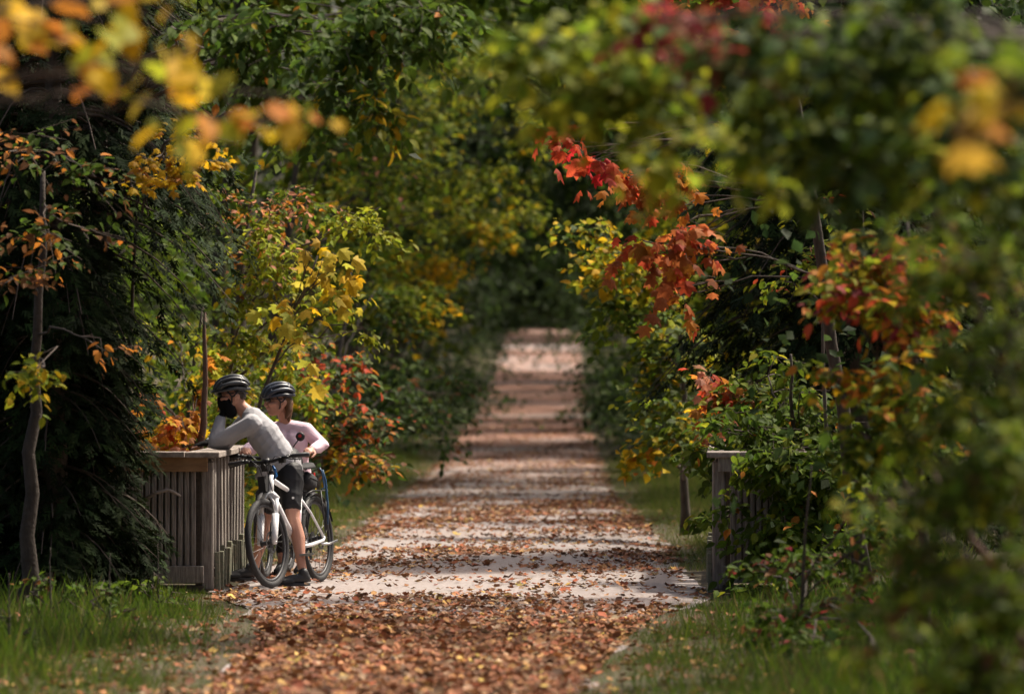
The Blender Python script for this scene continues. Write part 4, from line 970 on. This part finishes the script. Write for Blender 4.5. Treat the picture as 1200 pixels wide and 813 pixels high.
tree('vine_shrub', 'yellow and green vine-hung shrub leaning over the trail on the right', 'shrub', (1.9, 45),
     [(720, 300, 44, 46, 36, 429, [(Y1, 4), (YG, 4), (G2, 3)]), (760, 330, 44, 44, 34, 364, [(YG, 4), (Y1, 2), (G4, 3)]), (735, 370, 44, 46, 30, 338, [(G3, 4), (G2, 3), (YG, 1)]), (790, 400, 43.5, 40, 44, 442), (770, 450, 43, 34, 44, 416), (800, 490, 42.5, 44, 40, 442), (800, 535, 42, 36, 26, 286), (750, 520, 43, 22, 24, 169, [(Y1, 4), (YG, 3), (OR, 1)]), (690, 270, 44.5, 30, 22, 169, [(YG, 3), (G3, 3), (Y1, 2)])],
     'round', .105, [((.11, .15, .05), 5), (YG, 3), (G2, 4), (Y1, 1)], 46, .05, parts=300, limb_frac=.6, top=W(800, 260, 45))
tree('green_bush', 'dense green bush growing round the right railing', 'shrub', (2.35, 33.4),
     [(870, 500, 32.9, 60, 44, 567), (940, 490, 33, 60, 50, 580), (900, 440, 33.4, 60, 40, 486, [(G2, 4), (G1, 4), (YG, 1)]), (830, 520, 33.2, 40, 26, 229), (940, 560, 31.6, 40, 44, 405), (960, 570, 31.6, 50, 50, 513), (920, 630, 31.4, 44, 40, 432), (885, 655, 31.5, 20, 30, 135), (980, 640, 31.2, 50, 50, 432), (850, 600, 31.7, 14, 30, 54), (880, 690, 31, 40, 24, 216), (835, 610, 32.6, 20, 30, 108), (925, 535, 31.6, 46, 16, 256), (896, 545, 31.6, 22, 30, 175), (940, 520, 31.5, 50, 16, 229), (908, 600, 31.5, 20, 50, 175)],
     'ovate', .092, [(G1, 5), (G2, 4), (G3, 4), (YG, .4), (OR, .12)], 47, .035, parts=300, droop=.5, limb_frac=.6)
tree('red_sumac', 'small clump of salmon-red leaves above the right railing', 'shrub', (2.0, 34.3),
     [(838, 448, 33.6, 24, 20, 70), (860, 465, 33.5, 24, 14, 60), (825, 470, 33.7, 14, 14, 24, [(OR, 4), (Y1, 2)]), (832, 500, 33.6, 16, 14, 22, [(OR, 3), (PK, 2)])],
     'maple', .105, [(RD, 3), (PK, 3), (OR, 3)], 48, .02, parts=150, droop=.5, k=5, limb_frac=.8)
tree('thin_sapling', 'thin bare grey stem standing in the bushes on the right', 'tree', (2.42, 31.8),
     [(960, 290, 31.6, 40, 40, 100), (920, 330, 31.6, 30, 30, 60), (945, 240, 31.6, 40, 30, 80)],
     'ovate', .085, [(G2, 4), (YG, 2), (RD, 1), (BR, 1)], 49, .022, top=W(958, 230, 31.7), parts=60, bark=BARKP, limb_frac=.95)
tree('autumn_shrub', 'blurred red and golden shrub on the right edge of the wood', 'shrub', (2.25, 22.5),
     [(990, 300, 22.5, 50, 44, 308), (1050, 290, 22.4, 50, 50, 322), (1000, 360, 22.3, 50, 40, 280), (1070, 370, 22.2, 50, 46, 308), (1040, 440, 22, 60, 40, 322, [(OR, 3), (Y1, 2), (YG, 3), (G3, 3)]), (1010, 500, 22, 60, 40, 308, [(G2, 4), (YG, 2), (G3, 3)]), (1080, 500, 21.8, 60, 46, 322, [(YG, 2), (G2, 4), (OR, .6)]), (970, 430, 22.4, 40, 30, 125, [(G2, 3), (OR, 2), (Y1, 1)])],
     'ovate', .085, [(RD, 2), (DR, 2), (YG, 3), (G4, 3), (OR, 2), (Y1, 1)], 50, .03, parts=300, limb_frac=.6)
tree('green_shrub', 'large blurred green shrub filling the right foreground', 'shrub', (1.95, 14.2),
     [(1150, 300, 13.6, 70, 70, 520), (1170, 430, 13.2, 70, 70, 520), (1140, 560, 13, 80, 60, 520), (1100, 480, 13.6, 50, 50, 260), (1180, 680, 12.6, 70, 80, 520), (1090, 680, 13, 60, 60, 380, [(G2, 3), (BR, 2), (G3, 3)]), (1120, 780, 12.6, 80, 50, 440), (1190, 230, 13.2, 60, 60, 380), (1100, 250, 14, 40, 50, 240), (1040, 740, 13.4, 40, 40, 180), (1060, 590, 14, 40, 40, 180), (1185, 540, 12.8, 50, 60, 380)],
     'ovate', .054, [(G3, 2), (G1, 4), (G2, 5), (G4, 2), (YG, 1), (BR, .5)], 51, .022, parts=300, limb_frac=.55, top=W(1150, 200, 13.8))
br = MB(); br.tube([W(1092, 548, 15.6), W(1106, 580, 15.6), W(1124, 606, 15.6), W(1140, 632, 15.6), W(1162, 660, 15.7), W(1200, 760, 15.9), W(1215, 846, 15.95)], [.006, .009, .011, .012, .013, .015, .017], 8)
tag(br.build('bare_stem', BARKR, None, True), 'bare reddish-brown stem leaning through the right foreground shrub', 'branch')
tree('bramble', 'low dark bramble with brown leaves at the lower right', 'plant', (1.7, 24.5),
     [(920, 720, 24.5, 50, 34, 170), (980, 700, 24, 50, 44, 200), (1010, 640, 24.3, 50, 50, 190), (960, 760, 23, 60, 30, 170), (900, 670, 26, 40, 30, 120), (1040, 790, 21, 60, 40, 160), (950, 660, 25, 40, 34, 140), (1030, 570, 24, 50, 40, 180, [(G2, 4), (G3, 3), (YG, 1)])],
     'ovate', .075, [(G3, 5), (G1, 4), (BR, 2), (DR, .4)], 52, .014, parts=160, limb_frac=.4)

for lab, px, py, Y, r, n, pl, sd in (('leafy dark weeds at the foot of the grey-barked sapling', 60, 700, 27.4, 42, 150, [(G3, 4), (G1, 3), (BR, 1)], 61), ('rough weeds below the dark cedar, nearest the left verge', 130, 712, 26.8, 40, 140, [(G3, 4), (G1, 3), (BR, 1)], 62), ('low green weeds in front of the left end of the railing', 185, 700, 28.8, 34, 120, [(G1, 4), (G2, 3)], 63), ('tall rough weeds at the lower left corner', 12, 740, 24.5, 44, 130, [(G1, 3), (G3, 3), (YG, 1)], 64)):
    tree('weed_plant', lab, 'plant', W(px, py, Y)[:2], [(px - r * .6, py - 8, Y, r * .6, r * .5, n // 3), (px + r * .5, py, Y - .1, r * .6, r * .45, n // 3), (px, py - 20, Y + .1, r * .5, r * .5, n // 3)], 'ovate', .06, pl, sd, .008, limb_frac=.3, group='weeds on the left verge', parts=30)
# ------------------------------------------------------------------ trees lining the tunnel further off
def far_tree(X, Y, h, w, seed, pal, label, n=2600, arch=0., leaf=.22, low=.12, group='trees lining the trail beyond the bridge'):
    rng = np.random.default_rng(seed); cl = []
    z0 = float(zp(Y)); m = 13
    for i in range(m):
        q = rng.uniform(low, 1); z = z0 + h * q; r = w * (.55 + .6 * math.sin(math.pi * min(1, q * .85 + .1)))
        a = rng.uniform(0, 2 * math.pi); d = r * rng.uniform(.2, .8)
        x = X + d * math.cos(a) + arch * max(0, q - .45) * 2; y = Y + d * math.sin(a)
        rx = w * rng.uniform(.42, .62)
        px = x / y * F + 595; py = 460 - (z - CAMZ) / y * F
        cl.append((px, py, y, rx / y * F, rx * .75 / y * F, n // m))
    return tree('roadside_tree', label, 'tree', (X, Y), cl, 'rhomb', leaf, pal, seed, .09 + h * .008, top=(X + arch * .6, Y, z0 + h * .9), group=group, k=12, twigs=False, limb_frac=.8)
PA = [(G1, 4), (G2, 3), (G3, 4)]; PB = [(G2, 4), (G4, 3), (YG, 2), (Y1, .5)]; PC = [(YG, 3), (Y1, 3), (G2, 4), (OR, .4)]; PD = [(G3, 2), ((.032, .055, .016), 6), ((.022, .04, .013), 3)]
FT = [(-5.2, 52, 8, 2.0, PA, 0, 'green tree left of the trail behind the red shrub'),
      (-4.6, 66, 9, 2.2, PB, .8, 'yellow-green tree left of the trail before the tunnel'),
      (-5.4, 78, 11, 2.4, PA, 1.6, 'dark green tree on the left at the tunnel entrance'),
      (-3.9, 90, 11, 2.3, PB, 2.4, 'sunlit tree arching over the trail from the left'),
      (-3.6, 104, 12, 2.4, PC, 2.6, 'golden tree arching over the tunnel from the left'),
      (-3.4, 120, 13, 2.6, PB, 2.8, 'mottled green tree midway along the left of the tunnel'),
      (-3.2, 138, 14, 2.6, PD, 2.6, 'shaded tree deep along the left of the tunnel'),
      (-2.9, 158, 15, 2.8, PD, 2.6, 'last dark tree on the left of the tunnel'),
      (5.2, 52, 9, 2.2, PA, -.5, 'green tree on the right behind the yellow vine shrub'),
      (4.9, 64, 10, 2.3, PB, -1.0, 'yellow-green tree right of the trail before the tunnel'),
      (5.2, 78, 11, 2.4, PD, -1.8, 'dark tree on the right at the tunnel entrance'),
      (5.4, 94, 12, 2.4, PA, -2.4, 'green tree arching over the trail from the right'),
      (5.6, 112, 13, 2.6, PB, -2.6, 'lighter tree midway along the right of the tunnel'),
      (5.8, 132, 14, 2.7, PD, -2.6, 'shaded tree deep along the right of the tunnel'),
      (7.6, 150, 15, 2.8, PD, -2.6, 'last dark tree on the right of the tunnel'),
      (4.6, 71, 10, 2.2, PB, -1.6, 'yellowish tree on the right between the tunnel entrance trees'),
      (4.7, 86, 11, 2.3, PA, -2.2, 'leafy green tree leaning over the trail from the right'),
      (4.9, 103, 12, 2.4, PC, -2.6, 'golden tree arching over the tunnel from the right'),
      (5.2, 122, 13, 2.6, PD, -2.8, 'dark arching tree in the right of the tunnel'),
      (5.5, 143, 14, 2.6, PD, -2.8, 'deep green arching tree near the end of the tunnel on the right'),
      (-8.5, 60, 12, 2.8, PA, 0, 'broad green tree in the wood at the upper left'),
      (8.6, 62, 12, 2.8, PA, 0, 'broad green tree in the wood at the upper right'),
      (-9.5, 88, 15, 3.2, PD, 0, 'tall dark tree deep in the wood on the left'),
      (10, 90, 15, 3.2, PD, 0, 'tall dark tree deep in the wood on the right')]
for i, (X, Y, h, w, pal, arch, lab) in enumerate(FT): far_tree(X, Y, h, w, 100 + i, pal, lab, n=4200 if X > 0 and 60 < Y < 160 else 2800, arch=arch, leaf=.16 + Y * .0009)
# low undergrowth along both edges of the trail
def hedge(label, side, Y0, Y1, off, hgt, seed, pal, n):
    rng = np.random.default_rng(seed); cl = []
    for i in range(16):
        Y = Y0 + (Y1 - Y0) * (i + rng.uniform(.2, .8)) / 16
        X = (float(eL(Y)) - off if side < 0 else float(eR(Y)) + off) + rng.normal(0, .25); z = float(zp(Y)) + hgt * rng.uniform(.25, .75); r = hgt * .55
        cl.append((X / Y * F + 595, 460 - (z - CAMZ) / Y * F, Y, r / Y * F * 1.1, r / Y * F, n // 16))
    Ym = (Y0 + Y1) / 2; X = (float(eL(Ym)) - off if side < 0 else float(eR(Ym)) + off)
    tree('undergrowth_shrub', label, 'shrub', (X, Ym), cl, 'rhomb', .15, pal, seed, .03, group='undergrowth along the trail', k=10, twigs=False, limb_frac=.3)
hedge('undergrowth on the left verge just beyond the red shrub', -1, 50, 76, 2.2, 1.9, 201, PD, 3600)
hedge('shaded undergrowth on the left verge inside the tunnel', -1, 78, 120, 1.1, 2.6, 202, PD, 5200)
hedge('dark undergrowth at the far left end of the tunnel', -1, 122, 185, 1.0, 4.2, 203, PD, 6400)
hedge('undergrowth on the right verge beyond the vine shrub', 1, 50, 76, 2.4, 1.7, 204, PA, 3600)
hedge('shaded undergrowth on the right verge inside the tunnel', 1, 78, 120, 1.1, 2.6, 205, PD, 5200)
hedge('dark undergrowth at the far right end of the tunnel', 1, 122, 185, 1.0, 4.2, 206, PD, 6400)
# the wood beyond: one dark mass of foliage closing every gap
rng = np.random.default_rng(300)
def woods(name, label, regions, leaf):
    PP, NN, SS, CC = [], [], [], []
    for (x0, x1, y0, y1, z0, z1, n, pal) in regions:
        nc = max(4, n // 160); c = rng.uniform((x0, y0, z0), (x1, y1, z1), (nc, 3)); c[:, 2] += zp(c[:, 1])
        p = np.repeat(c, n // nc, axis=0) + rng.normal(0, 1, (nc * (n // nc), 3)) * (1.1, 1.1, .8)
        q = len(p); PP.append(p); NN.append(LIGHTV * .6 + (0, 0, .4) + rng.normal(0, .5, (q, 3))); SS.append(leaf * rng.uniform(.6, 1.3, q)); CC.append(pick(pal, q, rng) * np.repeat(rng.uniform(.7, 1.2, nc), n // nc)[:, None])
    P, N, S, C = map(np.concatenate, (PP, NN, SS, CC)); A = rng.normal(0, 1, P.shape); A[:, 2] -= .5
    k = (P[:, 2] > zp(P[:, 1]) + .05) & ~((P[:, 0] > eL(P[:, 1]) - .4) & (P[:, 0] < eR(P[:, 1]) + .4) & (P[:, 2] < zp(P[:, 1]) + 2.9) & (P[:, 1] < 190))
    tag(link(name, leaf_mesh(name, 'rhomb', P[k], A[k], N[k], S[k], C[k], LEAF), None), label, 'woods', kind='stuff')
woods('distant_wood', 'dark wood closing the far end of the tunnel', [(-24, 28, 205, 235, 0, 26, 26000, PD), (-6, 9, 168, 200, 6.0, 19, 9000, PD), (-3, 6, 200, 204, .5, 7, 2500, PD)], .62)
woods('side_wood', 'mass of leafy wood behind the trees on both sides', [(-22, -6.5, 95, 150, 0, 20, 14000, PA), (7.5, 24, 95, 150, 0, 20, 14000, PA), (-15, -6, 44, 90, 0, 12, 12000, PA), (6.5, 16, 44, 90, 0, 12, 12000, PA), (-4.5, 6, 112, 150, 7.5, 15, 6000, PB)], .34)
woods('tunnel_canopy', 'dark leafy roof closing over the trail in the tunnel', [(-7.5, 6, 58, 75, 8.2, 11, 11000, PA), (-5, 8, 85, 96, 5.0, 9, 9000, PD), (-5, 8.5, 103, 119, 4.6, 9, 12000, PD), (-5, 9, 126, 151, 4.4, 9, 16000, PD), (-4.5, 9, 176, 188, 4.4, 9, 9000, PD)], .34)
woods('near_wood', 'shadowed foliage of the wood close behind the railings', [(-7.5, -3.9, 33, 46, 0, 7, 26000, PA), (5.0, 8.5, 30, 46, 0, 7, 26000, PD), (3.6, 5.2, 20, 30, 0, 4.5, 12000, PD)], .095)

# ------------------------------------------------------------------ fallen leaves and grass
rng = np.random.default_rng(55)
LIT = [((.18, .074, .038), 6), ((.26, .108, .052), 5), ((.11, .055, .03), 5), ((.38, .19, .075), 3), ((.48, .32, .09), .8), ((.30, .09, .04), 1.5), ((.31, .20, .12), 3)]
def dens(Y): return np.interp(Y, [16, 19, 26, 27.3, 28.6, 29.3, 30.5, 32, 34, 36, 40, 42, 45, 48, 56, 60, 62, 65, 80, 110], [900, 900, 800, 560, 180, 260, 240, 60, 90, 130, 230, 90, 110, 330, 330, 110, 50, 140, 110, 60])
def scatter(Y0, Y1, nmax, off0, off1, df):
    Y = rng.uniform(Y0, Y1, nmax); l, r = eL(Y), eR(Y)
    X = l - off0 + (r - l + off0 + off1) * rng.uniform(0, 1, nmax)
    clump = .55 + .75 * np.clip(np.sin(X * 2.1 + Y * .7) * np.sin(Y * 1.3 - X * .8) + .4 * np.sin(X * 5.1) * np.sin(Y * 3.7), -.6, 1)
    clump = np.where(Y < 29.5, .8 + .3 * clump, clump)
    area = (r - l + off0 + off1) * (Y1 - Y0) / nmax
    keep = rng.uniform(0, 1, nmax) < df(X, Y) * area * clump
    return X[keep], Y[keep]
def lit_df(X, Y):
    l, r = eL(Y), eR(Y); inside = (X > l) & (X < r); e = np.minimum(X - l, r - X)
    return np.where(inside, dens(Y) * (1 + .7 * np.exp(-np.maximum(e, 0) / .35)), 9 + dens(Y) * np.where(X < l, .09, .06))
Xs, Ys = [], []
for a, b, n in ((15, 30, 120000), (30, 48, 90000), (48, 112, 190000)):
    x, y = scatter(a, b, n, 1.6, 1.8, lit_df); Xs.append(x); Ys.append(y)
X = np.concatenate(Xs); Y = np.concatenate(Ys); n = len(X)
gz = np.array([max(ground_z(x, y), tz(x, y) if eL(y) < x < eR(y) else -9) for x, y in zip(X, Y)])
az = rng.uniform(0, 2 * math.pi, n); P = np.stack([X, Y, gz + .006 + rng.uniform(0, .012, n)], 1)
A = np.stack([np.cos(az), np.sin(az), rng.normal(0, .18, n)], 1); N = np.stack([rng.normal(0, .28, n), rng.normal(0, .28, n), np.ones(n)], 1)
Sz = rng.uniform(.028, .072, n) * np.where(rng.uniform(0, 1, n) < .12, 1.35, 1); Cl = pick(LIT, n, rng, .35)
for nm, lab, sh_, q in (('fallen_leaves', 'brown and orange fallen leaves scattered over the near trail and bridge', 'curl', Y < 46), ('fallen_leaves', 'brown drift of fallen leaves over the trail beyond the bridge', 'dry', Y >= 46)):
    tag(link(nm, leaf_mesh(nm, sh_, P[q], A[q], N[q], Sz[q], Cl[q], LITTER), None), lab, 'leaves', kind='stuff')

def grass(name, label, side, Y0, Y1, nmax, density, h0, h1, reach, pal):
    Yq = rng.uniform(Y0, Y1, nmax); d = rng.uniform(-.25 if Y0 < 30 else -.5, reach, nmax)
    Xq = np.where(side < 0, eL(Yq) - d, eR(Yq) + d)
    cl = np.clip(.5 + .8 * np.sin(Xq * 1.9 + Yq * .8 + side) * np.sin(Yq * 1.15 - Xq * 1.3) + .4 * np.sin(Xq * 4.3 + 1) * np.sin(Yq * 3.1), .3, 1.3)
    w = np.clip((d + (.22 if Y0 < 30 else .5)) / .6, .06, 1)
    keep = rng.uniform(0, 1, nmax) < density * (reach + .25) * (Y1 - Y0) / nmax * cl * w
    if side < 0: keep &= ~((Xq > -2.45) & (Yq > 31.85) & (Yq < 36.4))
    else: keep &= ~((Xq < 1.75) & (Yq > 31.6) & (Yq < 36.0))
    Xq, Yq, d = Xq[keep], Yq[keep], d[keep]; n = len(Xq)
    gz = np.array([ground_z(x, y) for x, y in zip(Xq, Yq)])
    az = rng.uniform(0, 2 * math.pi, n); ln = rng.uniform(.15, .75, n)
    A = np.stack([np.cos(az) * ln, np.sin(az) * ln, np.ones(n)], 1); N = np.stack([np.cos(az + 1.2), np.sin(az + 1.2), rng.normal(0, .3, n)], 1)
    S = rng.uniform(h0, h1, n) * np.where((rng.uniform(0, 1, n) < .1) & (d > .25), 2.1, 1) * np.clip(.55 + d * .5, .45, 1.3)
    tag(link(name, leaf_mesh(name, 'blade' if Y0 < 30 else 'thin', np.stack([Xq, Yq, gz - .005], 1), A, N, S * 1.0, pick(pal, n, rng, .35), GRASSM), None), label, 'grass', kind='stuff')
GP = [((.085, .15, .012), 6), ((.125, .18, .015), 4), ((.19, .16, .05), 1.2), ((.05, .075, .02), 3), ((.12, .08, .04), 1)]
GS = [((.12, .17, .022), 5), ((.17, .20, .03), 4), ((.26, .22, .08), 2), ((.07, .11, .02), 2)]  # lighter verge palette: sunlight put into the blade colour where the strips lie shaded
grass('grass', 'green grass on the near left verge', -1, 16, 31.8, 130000, 2200, .04, .13, 3.2, GP)
grass('grass', 'rough grass on the near right verge', 1, 16, 31.5, 130000, 2600, .04, .13, 2.4, GP)
grass('grass', 'grass coloured as if sunlit along the left edge beyond the riders', -1, 36.4, 85, 150000, 1100, .06, .16, 2.2, GS)
grass('grass', 'grass coloured as if sunlit along the right edge beyond the railing', 1, 35, 85, 150000, 1100, .06, .17, 2.4, GS)

grass('grass', 'pale grass strip along the far left edge of the tunnel', -1, 85, 190, 40000, 70, .14, .32, 1.6, GP)
grass('grass', 'pale grass strip along the far right edge of the tunnel', 1, 85, 190, 40000, 70, .14, .32, 1.6, GP)

for lab, sd in (('dark foliage rounding off the far mouth of the tunnel on the left', -1), ('dark foliage rounding off the far mouth of the tunnel on the right', 1)):
    cl = []; y = 188.; g = float(zp(y)); e = float(eL(y) if sd < 0 else eR(y))
    for dx, dz, r in ((.5, .2, .7), (.1, .3, .5), (-.15, .75, .5), (-.5, 1.1, .5), (-.9, 1.35, .5), (-1.35, 1.5, .5), (.7, 1.2, .9), (.3, 1.9, .9), (-.6, 2.3, .9), (-1.4, 2.4, .8), (1.3, .7, .9), (1.6, 1.8, 1.2)):
        x = e + sd * dx; z = g + dz
        cl.append((x / y * F + 595, 460 - (z - CAMZ) / y * F, y + .4 * dz, r / y * F, r / y * F * .85, 170))
    tree('roadside_tree', lab, 'tree', (e + sd * 1.2, 188.5), cl, 'rhomb', .26, PD, 400 + sd, .08, group='trees lining the trail beyond the bridge', k=12, twigs=False, limb_frac=.5)
